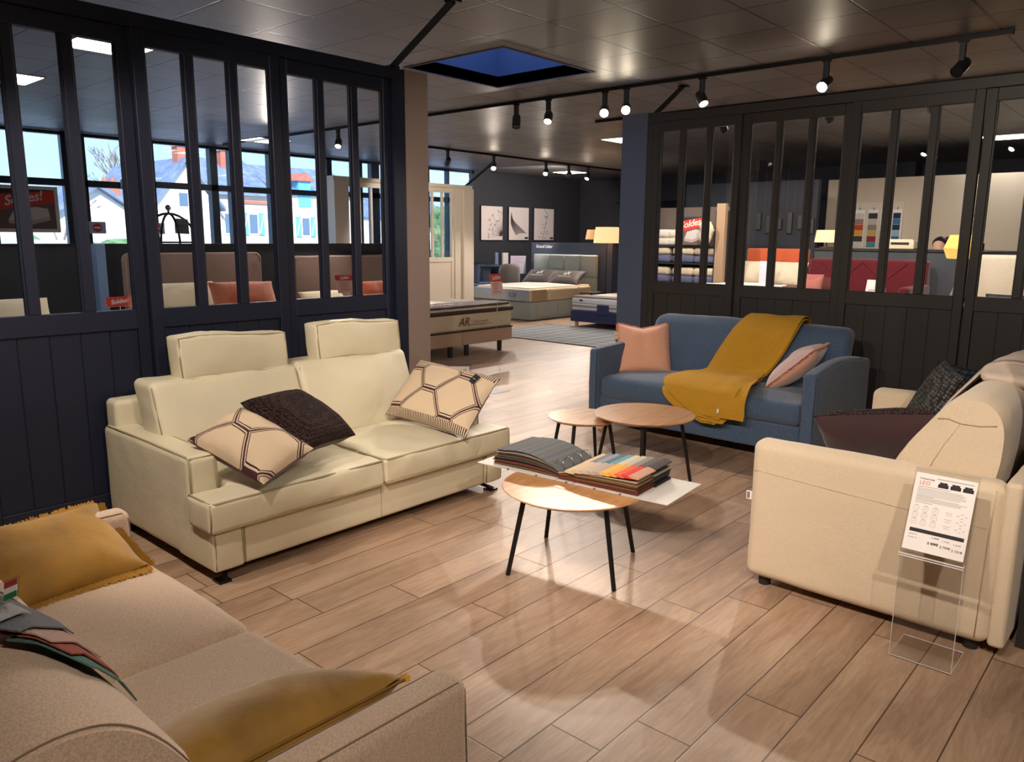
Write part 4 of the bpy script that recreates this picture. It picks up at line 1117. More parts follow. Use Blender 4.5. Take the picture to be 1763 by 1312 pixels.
# ================================================================== ACRYLIC PRICE STAND by the white sofa
def acrylic_stand():
    x0, x1 = -.742, -.525; yf, yb = 3.08, 3.285
    root = thing('price_stand', 'clear acrylic stand holding the white price sheet before the off-white sofa', 'stand', ((x0 + x1) / 2, (yf + yb) / 2, 0))
    obj('base_plate', box(x0, x1, yf, yb, .0, .004), M['acrylic'], root)
    obj('upright', box(x0, x1, yf - .004, yf, 0, .44), M['acrylic'], root)
    e = .0017
    eb = bmesh.new()
    P = [(x0, yf, .004), (x1, yf, .004), (x1, yb, .004), (x0, yb, .004)]
    tube(P, e, 6, eb, closed=True)
    for x in (x0, x1): tube([(x, yf, .004), (x, yf, .44)], e * .8, 6, eb)
    obj('polished_edge', eb, M['acrylic_edge'], root)
    # tilted holder
    dz, dy = .29, .115
    m = frame(((x0 + x1) / 2, yf + dy / 2, .44 + dz / 2), (1, 0, 0), (0, dy, dz))
    L_ = math.hypot(dz, dy); w = x1 - x0 + .004
    b = cubes([(-w / 2, w / 2, -L_ / 2 - .012, L_ / 2 + .012, -.0045, -.0015)]); b.transform(m)
    obj('holder_plate', b, M['acrylic'], root)
    b = cubes([(-w / 2, w / 2, -L_ / 2 - .014, -L_ / 2 - .010, -.012, .004), (-w / 2, w / 2, -L_ / 2 - .022, -L_ / 2 - .019, -.012, .004)]); b.transform(m)
    obj('holder_lip', b, M['acrylic_edge'], root)
    root2 = thing('price_sheet', 'white printed sheet with red heading and sofa prices in the acrylic stand', 'sheet', (((x0 + x1) / 2), yf + dy / 2, .44 + dz / 2))
    pb = cubes([(-.104, .104, -.1485, .1485, -.0012, .0004)]); pb.transform(m)
    obj('paper', pb, M['paper'], root2)
    def tx(s, size, x, y, mt, al='LEFT', bold=0, nm_='lettering'):
        return text(s, size, m @ Matrix.Translation((x, y, .0008)), mt, root2, nm_, depth=.0004, align=al, bold=bold)
    tx('LEO', .021, -.088, .1105, mat('heading_red', rgb(198, 96, 84), .7), nm_='heading')
    tx('G Grand Litier', .0085, -.088, .127, M['ink'], bold=.0002)
    lb = bmesh.new()
    def ln(x0_, x1_, y, h=.0012): box(x0_, x1_, y - h / 2, y + h / 2, .0004, .0008, bm=lb)
    ln(-.030, .094, .134, .0022)
    rr = random.Random(3)
    for y in (.090, .085, .080, .0745, .0695, .064, .055, .0505, .046, .0415):
        ln(-.09, rr.uniform(.055, .09), y, .0013)
    for y, l in ((.097, .02), (.0597, -.03), (.035, -.03)): ln(-.09, l, y, .0016)
    for gy in (.012, -.014, -.040):
        for gx in (-.082, -.050, -.016):
            for dx, dy_, ww, hh in ((0, .009, .016, .001), (0, -.009, .016, .0008), (-.009, 0, .0008, .016), (.009, 0, .0008, .016), (0, 0, .007, .0014), (0, .0125, .010, .0014)):
                box(gx + dx - ww / 2, gx + dx + ww / 2, gy + dy_ - hh / 2, gy + dy_ + hh / 2, .0004, .0007, bm=lb)
        for gx, ww in ((.030, .024), (.030, .018)): ln(gx - ww / 2, gx + ww / 2, gy + (.004 if ww > .02 else -.004), .0012)
        for a_ in range(4):
            c_, s_ = math.cos(PI / 2 * a_), math.sin(PI / 2 * a_)
            box(.074 + c_ * .013 - .004, .074 + c_ * .013 + .004, gy + s_ * .008 - .0008, gy + s_ * .008 + .0008, .0004, .0007, bm=lb)
    lb.transform(m)
    obj('print_lines', lb, M['greyink'], root2)
    # sofa pictograms
    sb = bmesh.new()
    for i in range(3):
        cx_ = -.006 + .042 * i; cy_ = .113
        for b_ in ((-.016, .016, -.010, .002), (-.013, .013, .0, .008), (-.0175, -.012, -.010, .004), (.012, .0175, -.010, .004), (-.013, -.0005, .008, .011), (.0005, .013, .008, .011)):
            box(cx_ + b_[0], cx_ + b_[1], cy_ + b_[2], cy_ + b_[3], .0004, .0009, bm=sb)
    bb_ = box(-.09, .094, -.078, -.064, .0004, .0009); bb_.transform(m); obj('black_price_bar', bb_, M['ink'], root2)
    sb.transform(m)
    obj('sofa_pictogram', sb, M['ink'], root2)
    tx('2 439€', .0125, -.022, -.110, M['ink'], 'LEFT', .0006, 'price'); tx('2 799€', .0125, .020, -.114, M['ink'], 'LEFT', .0002, 'price'); tx('2 151€', .0125, .060, -.118, M['ink'], 'LEFT', .0002, 'price')
    tx('2 399€', .009, -.012, -.088, M['ink'], 'LEFT', .0001, 'price'); tx('2 759€', .009, .024, -.092, M['greyink'], 'LEFT', 0, 'price'); tx('3 069€', .009, .062, -.095, M['greyink'], 'LEFT', 0, 'price')
    tx('Matelas Prix', .006, -.09, -.088, M['greyink']); tx('Eco-part. 1€', .006, -.09, -.100, M['ink'])
acrylic_stand()

# ================================================================== CUSHIONS AND THROWS
def quad(BL, BR, TL):
    BL, BR, TL = V(*BL), V(*BR), V(*TL)
    c = (BR + TL) / 2
    return frame(c, BR - BL, TL - BL), (BR - BL).length, (TL - BL).length

def swing_tag(parent, m, w, h, mt, print_=None, txt=None):
    b = box(-w / 2, w / 2, -h / 2, h / 2, -.0008, .0008); b.transform(m)
    t = obj('swing_tag', b, mt, parent, world=True)
    if txt: text(txt, h * .14, m @ Matrix.Translation((0, 0, .0012)), print_ or M['paper'], t, 'tag_print', depth=.0006)
    return t

# on the cream sofa
m, w_, h_ = quad((-3.50, 1.735, .60), (-3.05, 1.875, .435), (-3.74, 1.93, .745))
scatter('scatter_cushion', 'square wave-printed cushion with plum back slumped on the cream sofa left arm', m, w_ * .98, h_ * 1.0, .19, M['wave2'], M['plum'], pinch=.05, seed=2.2, wr=.010, group='cream sofa cushions')
m, w_, h_ = quad((-3.56, 1.98, .745), (-3.20, 2.09, .545), (-3.74, 2.37, .75))
scatter('scatter_cushion', 'dark brown textured cushion lying tilted on the cream sofa', m, w_ * 1.04, h_ * 1.04, .21, M['brownknit'], M['aubergine'], pinch=.05, seed=4.4, wr=.008, group='cream sofa cushions')
m, w_, h_ = quad((-3.72, 3.08, .49), (-3.09, 3.16, .435), (-3.87, 3.36, .80))
pw = scatter('scatter_cushion', 'wave-printed lumbar cushion with black swing tag at the right end of the cream sofa', m, w_ * 1.02, h_ * 1.0, .18, M['wave'], M['plum'], pinch=.045, seed=6.1, wr=.008, group='cream sofa cushions')
swing_tag(pw, m @ Matrix.Translation((.215, .135, .078)) @ Matrix.Rotation(R(-18), 4, 'Z'), .045, .062, M['blackm'], M['paper'], 'maison')

# on the blue sofa
m, w_, h_ = quad((-3.69, 5.60, .475), (-3.36, 5.88, .475), (-3.86, 5.72, .845))
pk = scatter('scatter_cushion', 'peach velvet cushion with frayed border in the left corner of the blue sofa', m, w_ * 1.0, h_ * 1.02, .13, M['pink'], M['pink'], fringe=(M['pinkf'], .016, 110), pinch=.03, seed=1.3, dent=.10, wr=.008, group='peach cushions')
swing_tag(pk, m @ Matrix.Translation((-.235, .10, .03)) @ Matrix.Rotation(R(-8), 4, 'Z'), .04, .07, mat('kraft_card', rgb(206, 186, 158), .8), M['ink'], 'velours')
m, w_, h_ = quad((-2.42, 5.64, .478), (-2.46, 5.98, .48), (-2.09, 5.76, .80))
pk2 = scatter('scatter_cushion', 'lilac and peach cushion with frayed seam leaning on the blue sofa right arm', m, w_ * 1.05, h_ * 1.02, .18, M['pink'], M['lilac'], fringe=(M['pinkf'], .015, 110), pinch=.05, seed=8.3, wr=.008, group='peach cushions')

# mustard knitted throw
def throw():
    root = thing('throw_blanket', 'mustard knitted throw draped over the back and seat of the blue sofa', 'throw', (-2.75, 5.6, .48))
    keys = [(6.36, .80, -2.78, -2.36), (6.30, .90, -2.78, -2.35), (6.21, .958, -2.79, -2.335), (6.12, .955, -2.81, -2.345), (6.045, .86, -2.87, -2.36), (5.985, .70, -2.95, -2.42), (5.92, .56, -3.00, -2.49), (5.88, .50, -3.01, -2.52),
            (5.76, .490, -3.04, -2.50), (5.55, .496, -3.08, -2.47), (5.36, .492, -3.09, -2.45), (5.268, .462, -3.07, -2.45), (5.238, .40, -2.98, -2.46), (5.228, .33, -2.86, -2.50), (5.222, .262, -2.74, -2.56)]
    keys = [(k[0], k[1] + (.018 if 2 < i and k[1] < .51 else 0), k[2], k[3]) for i, k in enumerate(keys)]
    keys = [(k[0] - (.03 if .50 < k[1] < .88 and k[0] > 5.85 and k[0] < 6.1 else 0), k[1], k[2], k[3]) for k in keys]
    def sheet(name, off, keys, dx0=0, dx1=0, cut=None, nx=30, sub=5, seed=0):
        P = spline([(0, k[0], k[1]) for k in keys], sub)
        XL = spline([(k[2] + dx0, 0, 0) for k in keys], sub); XR = spline([(k[3] + dx1, 0, 0) for k in keys], sub)
        b = bmesh.new(); rows = []
        for i, p in enumerate(P):
            t0 = P[max(0, i - 1)]; t1 = P[min(len(P) - 1, i + 1)]
            tg = (t1 - t0).normalized(); nrm = V(0, tg.z, -tg.y)
            if nrm.y > 0 and p.z < .5 or nrm.z < 0: nrm = -nrm
            row = []
            for j in range(nx + 1):
                u = j / nx
                x = XL[i].x * (1 - u) + XR[i].x * u
                wv = .006 * math.sin(u * 9 + seed) * (.3 + u) + .005 * noise.noise(V(x * 6, p.y * 6, p.z * 6 + seed))
                row.append(b.verts.new(V(x, p.y, p.z) + nrm * (off + .010 + wv)))
            rows.append(row)
        for i in range(len(rows) - 1):
            for j in range(nx):
                b.faces.new((rows[i][j], rows[i][j + 1], rows[i + 1][j + 1], rows[i + 1][j]))
        bmesh.ops.recalc_face_normals(b, faces=b.faces)
        bmesh.ops.solidify(b, geom=b.faces[:], thickness=-.006)
        return b
    obj('main_layer', sheet('a', .014, keys), M['mustard_knit'], root, smooth='auto')
    k2 = [(k[0], k[1] - (.03 if i > 10 else 0), k[2] + .03, k[3] + (.005 if i < 9 else .02)) for i, k in enumerate(keys)]
    obj('under_layer', sheet('b', .004, k2, seed=2), M['mustard_knit'], root, smooth='auto')
    k3 = [(5.60, .510, -2.63, -2.45), (5.42, .513, -2.64, -2.40), (5.33, .508, -2.66, -2.38), (5.262, .455, -2.68, -2.37), (5.232, .40, -2.69, -2.365), (5.226, .345, -2.70, -2.36), (5.224, .30, -2.71, -2.365)]
    obj('folded_edge', sheet('c', .024, k3, nx=12, seed=4), M['mustard_knit'], root, smooth='auto')
    k4 = [(5.36, .47, -3.10, -2.7), (5.27, .44, -3.09, -2.62), (5.232, .375, -3.03, -2.56), (5.224, .30, -2.90, -2.54), (5.220, .235, -2.72, -2.60)]
    obj('folded_edge', sheet('d', -.004, k4, nx=12, seed=6), M['mustard_knit'], root, smooth='auto')
    obj('care_tag', box(-2.565, -2.55, 5.165, 5.17, .34, .37), M['paper'], root)
throw()

# on the white sofa
m, w_, h_ = quad((-1.30, 3.83, .50), (-.79, 3.87, .58), (-1.215, 3.60, .79))
dp = scatter('scatter_cushion', 'dark brown lumbar cushion leaning inside the near arm of the off-white sofa', m, w_ * 1.06, h_ * 1.1, .22, M['aubergine'], M['brownknit'], pinch=.04, seed=3.7, wr=.008, group='off-white sofa cushions', bend=-.15)
obj('care_tag', box(-.008, .008, -.004, .004, -.0008, .0008, m=Matrix.Translation((-w_ * .44, h_ * .46, -.03))), M['paper'], dp, world=False)
m, w_, h_ = quad((-1.21, 4.74, .52), (-1.04, 4.34, .50), (-1.01, 4.76, .95))
scatter('scatter_cushion', 'grey and gold waffle-knit cushion standing on the off-white sofa', m, w_ * 1.1, h_ * 1.0, .14, M['greyknit'], M['greyknit'], pinch=.05, seed=5.5, wr=.006, group='off-white sofa cushions')
m, w_, h_ = quad((-1.22, 4.95, .52), (-.92, 4.72, .52), (-1.06, 5.0, .90))
scatter('scatter_cushion', 'slate blue checked cushion mostly hidden behind the waffle-knit cushion', m, w_ * 1.15, h_ * 1.0, .14, M['blueknit'], M['blueknit'], pinch=.05, seed=7.5, wr=.006, group='off-white sofa cushions')

stripes = bands('cream_throw_with_plum_stripes', [(-1, rgb(206, 190, 176)), (-.247, rgb(56, 36, 44)), (-.241, rgb(206, 190, 176)), (-.228, rgb(56, 36, 44)), (-.203, rgb(206, 190, 176)), (-.190, rgb(56, 36, 44)), (-.184, rgb(206, 190, 176)),
                                                  (.157, rgb(56, 36, 44)), (.163, rgb(206, 190, 176)), (.178, rgb(56, 36, 44)), (.205, rgb(206, 190, 176)), (.222, rgb(56, 36, 44)), (.228, rgb(206, 190, 176)), (.6, rgb(206, 190, 176))], axis=1)
def white_throw():
    yc = 4.28
    root = thing('throw_blanket', 'cream throw with plum stripes laid over the back of the off-white sofa', 'throw', (-.72, yc, .5))
    prof = [(-1.06, .475), (-.98, .50), (-.925, .65), (-.83, .84), (-.74, .97), (-.67, 1.045), (-.58, 1.06), (-.50, 1.03), (-.455, .95), (-.445, .80)]
    sp = spline([(p[0], 0, p[1]) for p in prof], 5)
    b = bmesh.new(); rows = []
    for i, p in enumerate(sp):
        t = (sp[min(i + 1, len(sp) - 1)] - sp[max(0, i - 1)]).normalized(); nn = V(-t.z, 0, t.x)
        rows.append([b.verts.new(V(p.x, yc - .26 + .52 * j / 24, p.z) + nn * (.008 + .010 * noise.noise(V(p.x * 5, j * .35, p.z * 5)) + .006 * math.sin(j * .8))) for j in range(25)])
    for i in range(len(rows) - 1):
        for j in range(24): b.faces.new((rows[i][j], rows[i][j + 1], rows[i + 1][j + 1], rows[i + 1][j]))
    bmesh.ops.recalc_face_normals(b, faces=b.faces)
    bmesh.ops.solidify(b, geom=b.faces[:], thickness=.006)
    obj('draped_layer', b, stripes, root, smooth='auto')
    def fn(p):
        t = (p.x + .68) / .24
        p.z += .012 * math.sin(p.y * 22) - .02 * t * t
        return p
    obj('folded_roll', soft(-.69, -.44, yc - .38, yc - .13, .995, 1.045, r=.024, n=(10, 10, 2), puff=(.02, .01, .01), wr=.008, fn=fn), mat('cream_throw_cloth', rgb(206, 188, 172), .9, bump=(160, .3)), root, smooth=True)
    tb = bmesh.new()
    rr = random.Random(4)
    for i in range(46):
        p = V(-.445 - .003 * rr.random(), yc - .25 + .5 * i / 45, .80)
        tube([p, p + V(.003, rr.uniform(-.004, .004), -.05)], .0016, 4, tb)
    obj('fringe', tb, mat('throw_tassels', rgb(190, 170, 150), .9), root)
white_throw()

# mustard velvet cushions on the beige sofa
m, w_, h_ = quad((-2.63, .44, .47), (-2.71, 1.08, .47), (-2.86, .40, .585))
scatter('scatter_cushion', 'mustard velvet cushion with fringed border against the far arm of the greige sofa', m, .63, .36, .16, M['mustard_velvet'], M['mustard_velvet'], fringe=(M['mustard_fringe'], .024, 200), pinch=.035, seed=9.1, wr=.012, group='mustard velvet cushions')
m, w_, h_ = quad((-1.58, .50, .47), (-1.50, 1.10, .46), (-1.36, .44, .70))
m, w_, h_ = quad((-1.57, .42, .452), (-1.565, 1.04, .448), (-1.29, .42, .59))
scatter('scatter_cushion', 'mustard velvet cushion tucked against the near arm of the greige sofa', m, .65, .37, .20, M['mustard_velvet'], M['mustard_velvet'], fringe=(M['mustard_fringe'], .018, 190), sides='lrb', pinch=.03, seed=12.4, wr=.010, group='mustard velvet cushions', pipe=mat('mustard_seam', rgb(120, 84, 22), .8))

# fabric swatches draped over the back of the beige sofa with an acrylic sign
def felt_swatches():

    spec = [((-1.60, .485), 38, rgb(74, 108, 100), 'dark teal felt swatch, lowest of the fan on the sofa back', .005),
            ((-1.635, .465), 36, rgb(148, 76, 62), 'brick red felt swatch above the teal one on the sofa back', .010),
            ((-1.665, .445), 34, rgb(172, 142, 132), 'dusty pink felt swatch above the brick red one on the sofa back', .015),
            ((-1.70, .41), 30, rgb(104, 106, 112), 'dark grey felt swatch sticking out under the pale grey one', .021),
            ((-1.72, .345), 26, rgb(152, 152, 154), 'pale grey felt swatch on top of the fan on the sofa back', .028)]
    def zsurf(y):
        P = [(.15, .72), (.18, .75), (.24, .79), (.33, .815), (.42, .805), (.49, .76), (.555, .675), (.615, .555), (.66, .42), (.9, -.3)]
        for i in range(len(P) - 1):
            if P[i][0] <= y <= P[i + 1][0]:
                t = (y - P[i][0]) / (P[i + 1][0] - P[i][0]); return P[i][1] * (1 - t) + P[i + 1][1] * t
        return P[0][1]
    for (cx_, cy_), a, c, lb, off in spec:
        b = bmesh.new(); n = 12; g = []
        ca, sa = math.cos(R(a)), math.sin(R(a))
        for i in range(n + 1):
            row = []
            for j in range(n + 1):
                u = (i / n - .5) * .17; v = (j / n - .5) * .13
                x = cx_ + u * ca - v * sa; y = cy_ + u * sa + v * ca
                row.append(b.verts.new((x, y, zsurf(y) + off * 1.6 + .018 + .004 * noise.noise(V(x * 9, y * 9, off * 50)))))
            g.append(row)
        for i in range(n):
            for j in range(n): b.faces.new((g[i][j], g[i + 1][j], g[i + 1][j + 1], g[i][j + 1]))
        bmesh.ops.recalc_face_normals(b, faces=b.faces)
        bmesh.ops.solidify(b, geom=b.faces[:], thickness=.003)
        o = obj('felt_swatch', b, mat(lb.split(' felt')[0].replace(' ', '_') + '_felt', c, .95, bump=(120, .6)), None, smooth='auto')
        tag(o, lb, 'fabric swatch', 'felt swatches fanned on the sofa back')
felt_swatches()
def flag_sign():
    root = thing('acrylic_label', 'small clear acrylic label with red, white and green stripes above the greige sofa back', 'label', (-1.70, .39, .86))
    m = frame((-1.68, .385, .905), (.72, .55, .42), (-.6, .3, .74))
    b = cubes([(-.11, .055, -.024, .024, -.0015, .0015)]); b.transform(m); obj('clear_plate', b, M['acrylic'], root)
    for k, mt in enumerate((M['flagred'], M['flagwhite'], M['flaggreen'])):
        y = .012 - .012 * k
        b = cubes([(.022, .053, y - .006, y + .006, .0016, .0024)]); b.transform(m); obj('flag_stripe', b, mt, root, label=['red stripe', 'white stripe', 'green stripe'][k])
    b = cubes([(-.13, .005, -.07, -.025, -.003, -.002)]); b.transform(m); obj('paper_insert', b, M['paper'], root)
flag_sign()

# little price board on the floor behind the cream sofa
def floor_card():
    root = thing('price_card', 'small white price card with orange badge behind the lumbar cushion of the cream sofa', 'price card', (-5.45, 5.35, 0))
    m = frame((-5.50, 5.30, .26), (.70, .69, 0), (-.1, .1, 1))
    b = cubes([(-.17, .17, -.07, .07, -.002, .002)]); b.transform(m); obj('card', b, M['paper'], root)
    b = cubes([(-.19, .19, -.26, .10, -.005, -.003)]); b.transform(m); obj('acrylic_holder', b, M['acrylic'], root)
    b = cubes([(.07, .14, .015, .04, .002, .003)]); b.transform(m); obj('orange_badge', b, M['redink'], root)
    text('CANAPE', .022, m @ Matrix.Translation((-.09, .045, .003)), M['greyink'], root)
    text('Convertible  120  140  160', .016, m @ Matrix.Translation((-.04, .0, .003)), M['greyink'], root)
    obj('base_sheet', cubes([(-5.62, -5.36, 5.76, 6.02, .0, .003)]), M['acrylic_edge'], root)
floor_card()

# ================================================================== BACKGROUND : BEDS, SIGNS, EXTERIOR
def soldes_poster(name, label, m, w, h, script='Soldes!', frame_=None, group=None):
    """poster: dark ground, slanted orange band with white script, pale sofa below"""
    root = thing(name, label, 'poster', tuple(m.to_translation()), group=group)
    b = box(-w / 2, w / 2, -h / 2, h / 2, -.003, 0); b.transform(m)
    obj('sheet', b, mat('poster_brown_ground', rgb(112, 92, 90), .7), root)
    z = .0008
    def poly(pts, mt, nm, zz):
        b = bmesh.new(); A = [b.verts.new((p[0] * w / 2, p[1] * h / 2, zz)) for p in pts]; B = [b.verts.new((p[0] * w / 2, p[1] * h / 2, zz + .0006)) for p in pts]
        b.faces.new(A); b.faces.new(B); n = len(pts)
        for i in range(n): b.faces.new((A[i], A[(i + 1) % n], B[(i + 1) % n], B[i]))
        b.transform(m); return obj(nm, b, mt, root)
    poly([(-1, 1), (1, 1), (1, .80), (-1, .62)], mat('poster_night', rgb(44, 46, 62), .7), 'top_strip', z)
    poly([(-1, .68), (1, .98), (1, .35), (-1, -.10)], M['redink'], 'orange_band', z * 1.5)
    poly([(-.55, -.55), (-.35, -.05), (.35, .12), (.75, .05), (.8, -.35), (.1, -.6)], mat('poster_pale_sofa', rgb(214, 206, 202), .7), 'printed_sofa', z * 2)
    poly([(-.55, -.55), (.1, -.6), (.8, -.35), (.8, -.55), (.1, -.82), (-.55, -.72)], mat('poster_sofa_base', rgb(184, 172, 166), .7), 'printed_seat', z * 2.2)
    text(script, h * .33, m @ Matrix.Translation((-.02 * w, h * .26, .003)) @ Matrix.Rotation(R(11), 4, 'Z'), M['paper'], root, 'script_lettering', depth=.001, shear=.35, sx=.95, bold=h * .006)
    if frame_:
        e = frame_
        b = cubes([(-w / 2 - e, -w / 2, -h / 2 - e, h / 2 + e, -.012, .004), (w / 2, w / 2 + e, -h / 2 - e, h / 2 + e, -.012, .004), (-w / 2, w / 2, h / 2, h / 2 + e, -.012, .004), (-w / 2, w / 2, -h / 2 - e, -h / 2, -.012, .004)])
        b.transform(m); obj('poster_frame', b, M['white'], root)
    return root
FX = lambda y, z, x: frame((x, y, z), (0, 1, 0), (0, 0, 1))          # faces +x
FY = lambda x, z, y: frame((x, y, z), (1, 0, 0), (0, 0, 1))          # faces -y
soldes_poster('sale_poster', 'orange and brown sale poster in a white frame hung in the left window', FX(3.87, 1.95, -12.85), .80, .56, frame_=.05)
soldes_poster('sale_poster', 'orange and brown sale poster hanging from the white partition', FX(10.26, 1.93, -11.9), .72, .56)
soldes_poster('sale_poster', 'orange sale poster with a pale sofa beside the folded bedding shelves', FY(-5.645, 1.71, 10.25), .40, .40)

# no-entry signs on the glass
for k, (y, l) in enumerate(((4.876, 'white sheet with red no-entry disc on the glass door, left of the two'), (5.80, 'white sheet with red no-entry disc on the glass, behind the luggage trolley'))):
    t = thing('no_entry_sign', l, 'sign', (-12.95, y, 1.7), group='no-entry signs')
    obj('sheet', box(-12.955, -12.95, y - .125, y + .125, 1.61, 1.79), mat('pale_blue_paper', rgb(176, 190, 214), .7), t)
    d = lathe([(0, 0), (.066, 0), (.066, .003), (0, .003)], seg=32, m=Matrix.Rotation(PI / 2, 4, 'Y'), c=(-12.95, y, 1.70)); obj('red_disc', d, mat('sign_red', rgb(206, 60, 74), .5), t)
    obj('white_bar', box(-12.947, -12.944, y - .048, y + .048, 1.688, 1.712), M['paper'], t)
t = thing('exit_sign', 'small green emergency exit sign above the glass door', 'sign', (-12.9, 5.33, 2.36))
obj('housing', box(-12.95, -12.90, 5.27, 5.43, 2.30, 2.45), M['white'], t)
obj('green_face', box(-12.90, -12.895, 5.285, 5.415, 2.315, 2.435), mat('exit_green', rgb(30, 160, 90), .4, emit=rgb(40, 200, 110), estr=1.2), t)
obj('running_figure', cubes([(-12.895, -12.893, 5.34, 5.36, 2.34, 2.39), (-12.895, -12.893, 5.335, 5.375, 2.365, 2.375), (-12.895, -12.893, 5.342, 5.358, 2.395, 2.41)]), M['paper'], t)

# low dark display walls carrying the headboards
def lowwall(label, y0, y1, x0=-9.62, x1=-9.5, z=1.482, end=None):
    t = thing('display_wall', label, 'display wall', (x0, (y0 + y1) / 2, 0), group='low display walls')
    obj('panel', box(x0, x1, y0, y1, 0, z), M['darkwall'], t)
    obj('capping', box(x0 - .01, x1 + .01, y0, y1, z, z + .012), M['blackm'], t)
    if end: obj('end_board', box(x0 - .02, x1 + .05, end[0], end[1], 0, z + .01), M['skyblue'], t)
lowwall('low anthracite display wall behind the rounded taupe headboard', 3.62, 8.28, end=(3.52, 3.62))
lowwall('low anthracite display wall at the left edge under the window poster', 1.2, 3.34)

def bed(label, x0, x1, y0, y1, axis, zb, zm, base_m, side_m, top_m, foot_m=None, legs=(), split=False, puff=.02, grp=None):
    root = thing('bed', label, 'bed', ((x0 + x1) / 2, (y0 + y1) / 2, 0), group=grp)
    z0 = zb[0]
    if split:
        ym = (y0 + y1) / 2
        for a, b in ((y0, ym - .008), (ym + .008, y1)): obj('bed_base', soft(x0, x1, a, b, zb[0], zb[1], r=.012, n=(8, 6, 2)), base_m, root, smooth=True)
    else: obj('bed_base', soft(x0, x1, y0, y1, zb[0], zb[1], r=.012, n=(8, 8, 2)), base_m, root, smooth=True)
    mt = obj('mattress', soft(x0 + .01, x1 - .005, y0 + .005, y1 - .005, zb[1] + .004, zm, r=.045, n=(14, 14, 4), puff=(.012, .012, puff), wr=.004), side_m, root, smooth=True)
    obj('mattress_top', soft(x0 + .05, x1 - .045, y0 + .045, y1 - .045, zm - .02, zm + .012, r=.012, n=(14, 14, 1), puff=(0, 0, puff), wr=.008, ws=8), top_m, mt, smooth=True)
    for p in legs: obj('leg', cyl((p[0], p[1], 0), (p[0], p[1], zb[0] + .005), .032, .036, 16), M['pine'] if len(p) > 2 else M['blackm'], root, smooth='auto')
    return root
# bed right of the taupe pillar
b1 = bed('double bed on split beige base with brown runner, just right of the taupe pillar', -9.38, -7.40, 6.33, 8.34, 'x', (.155, .34), .66, M['basebeige'], M['mat_cream'], M['mattress_top'], legs=[(-7.47, 7.16), (-7.47, 7.47), (-7.47, 8.14), (-7.47, 6.5), (-9.2, 6.5), (-9.2, 8.1), (-9.2, 7.3)], split=True)
obj('dark_band', soft(-9.37, -7.378, 6.322, 8.348, .575, .63, r=.02, n=(6, 6, 2), puff=(.012, .012, 0)), M['brown_band'], b1, smooth=True)
obj('dark_edge', soft(-9.37, -7.388, 6.33, 8.342, .336, .356, r=.009, n=(6, 6, 1)), M['brown_band'], b1, smooth=True)
rn = obj('brown_runner', soft(-7.90, -7.42, 6.36, 8.30, .658, .690, r=.012, n=(10, 24, 1), puff=(0, 0, .012), wr=.012, ws=9), M['brown_top'], b1, smooth=True)
text('Andre Renault  Literie', .095, frame((-7.55, 7.2, .708), (0, 1, 0), (-1, 0, .05)), M['paper'], rn, 'runner_lettering', shear=.3)
text('AR', .16, frame((-7.374, 7.33, .47), (0, 1, 0), (0, 0, 1)), mat('logo_brown', rgb(70, 46, 40), .8), b1, 'monogram', shear=.3)
text('andre renault', .055, frame((-7.374, 7.66, .47), (0, 1, 0), (0, 0, 1)), mat('logo_copper', rgb(176, 122, 96), .8), b1, 'brand_lettering', shear=.1)
b = box(-7.376, -7.374, 7.44, 7.9, .425, .43); obj('logo_line', b, M['brown_band'], b1)

def headboard(label, y0, y1, z1, r=.08, framed=False):
    t = thing('headboard', label, 'headboard', (-9.45, (y0 + y1) / 2, 0), group='taupe headboards')
    n = 8; pts = [(y0, .3), (y1, .3)]
    pts += [(y1 - r + r * math.cos(PI / 2 * i / n), z1 - r + r * math.sin(PI / 2 * i / n)) for i in range(n + 1)]
    pts += [(y0 + r - r * math.sin(PI / 2 * i / n), z1 - r + r * math.cos(PI / 2 * i / n)) for i in range(n + 1)]
    obj('upholstered_panel', prism(pts, 'x', -9.495, -9.40, bev=.012, seg=3), M['hb_taupe'], t, smooth='auto')
    pp = [(-9.40, p[0] * .985 + (y0 + y1) / 2 * .015, p[1] - .02) for p in pts[2:]]
    obj('piping', tube([(-9.398, y1 - .02, .3)] + pp + [(-9.398, y0 + .02, .3)], .006, 6), mat('headboard_piping', rgb(170, 144, 132), .8), t, smooth=True)
    for yy in (y0 + .2, y1 - .2): obj('leg', box(-9.48, -9.44, yy, yy + .06, 0, .31), M['black'], t)
headboard('rounded taupe headboard behind the rust pillow', 3.80, 5.56, 1.385)
headboard('squarer taupe headboard above the bed beside the taupe pillar', 6.07, 8.25, 1.325, r=.05)
b2 = bed('double bed behind the left partition with cream and rust pillows', -9.38, -7.40, 3.80, 5.5, 'x', (.15, .36), .64, M['basebeige'], M['mat_cream'], M['mattress_top'], legs=[(-7.47, 3.95), (-7.47, 5.35), (-9.2, 3.95), (-9.2, 5.35)])
b3 = bed('bed at the left edge behind the navy partition', -9.40, -7.40, 1.3, 3.1, 'x', (.15, .36), .64, M['basebeige'], M['mat_cream'], M['mattress_top'], legs=[(-7.47, 1.45), (-7.47, 2.95), (-9.2, 1.45), (-9.2, 2.95)])
def pil(label, c, xd, yd, w, h, t, mt, grp=None, back=None, **k):
    return scatter('pillow', label, frame(c, xd, yd), w, h, t, mt, back or mt, pinch=.03, seed=c[1] + c[0], cat='pillow', group=grp, **k)
pil('cream pillow beside the rust one under the rounded headboard', (-9.12, 4.33, .84), (0, 1, .0), (-.35, 0, 1), .85, .42, .18, M['creampill'])
pil('large rust velvet pillow under the rounded headboard', (-8.88, 5.00, .83), (0, 1, -.02), (-.45, 0, 1), .86, .44, .22, M['rust'])
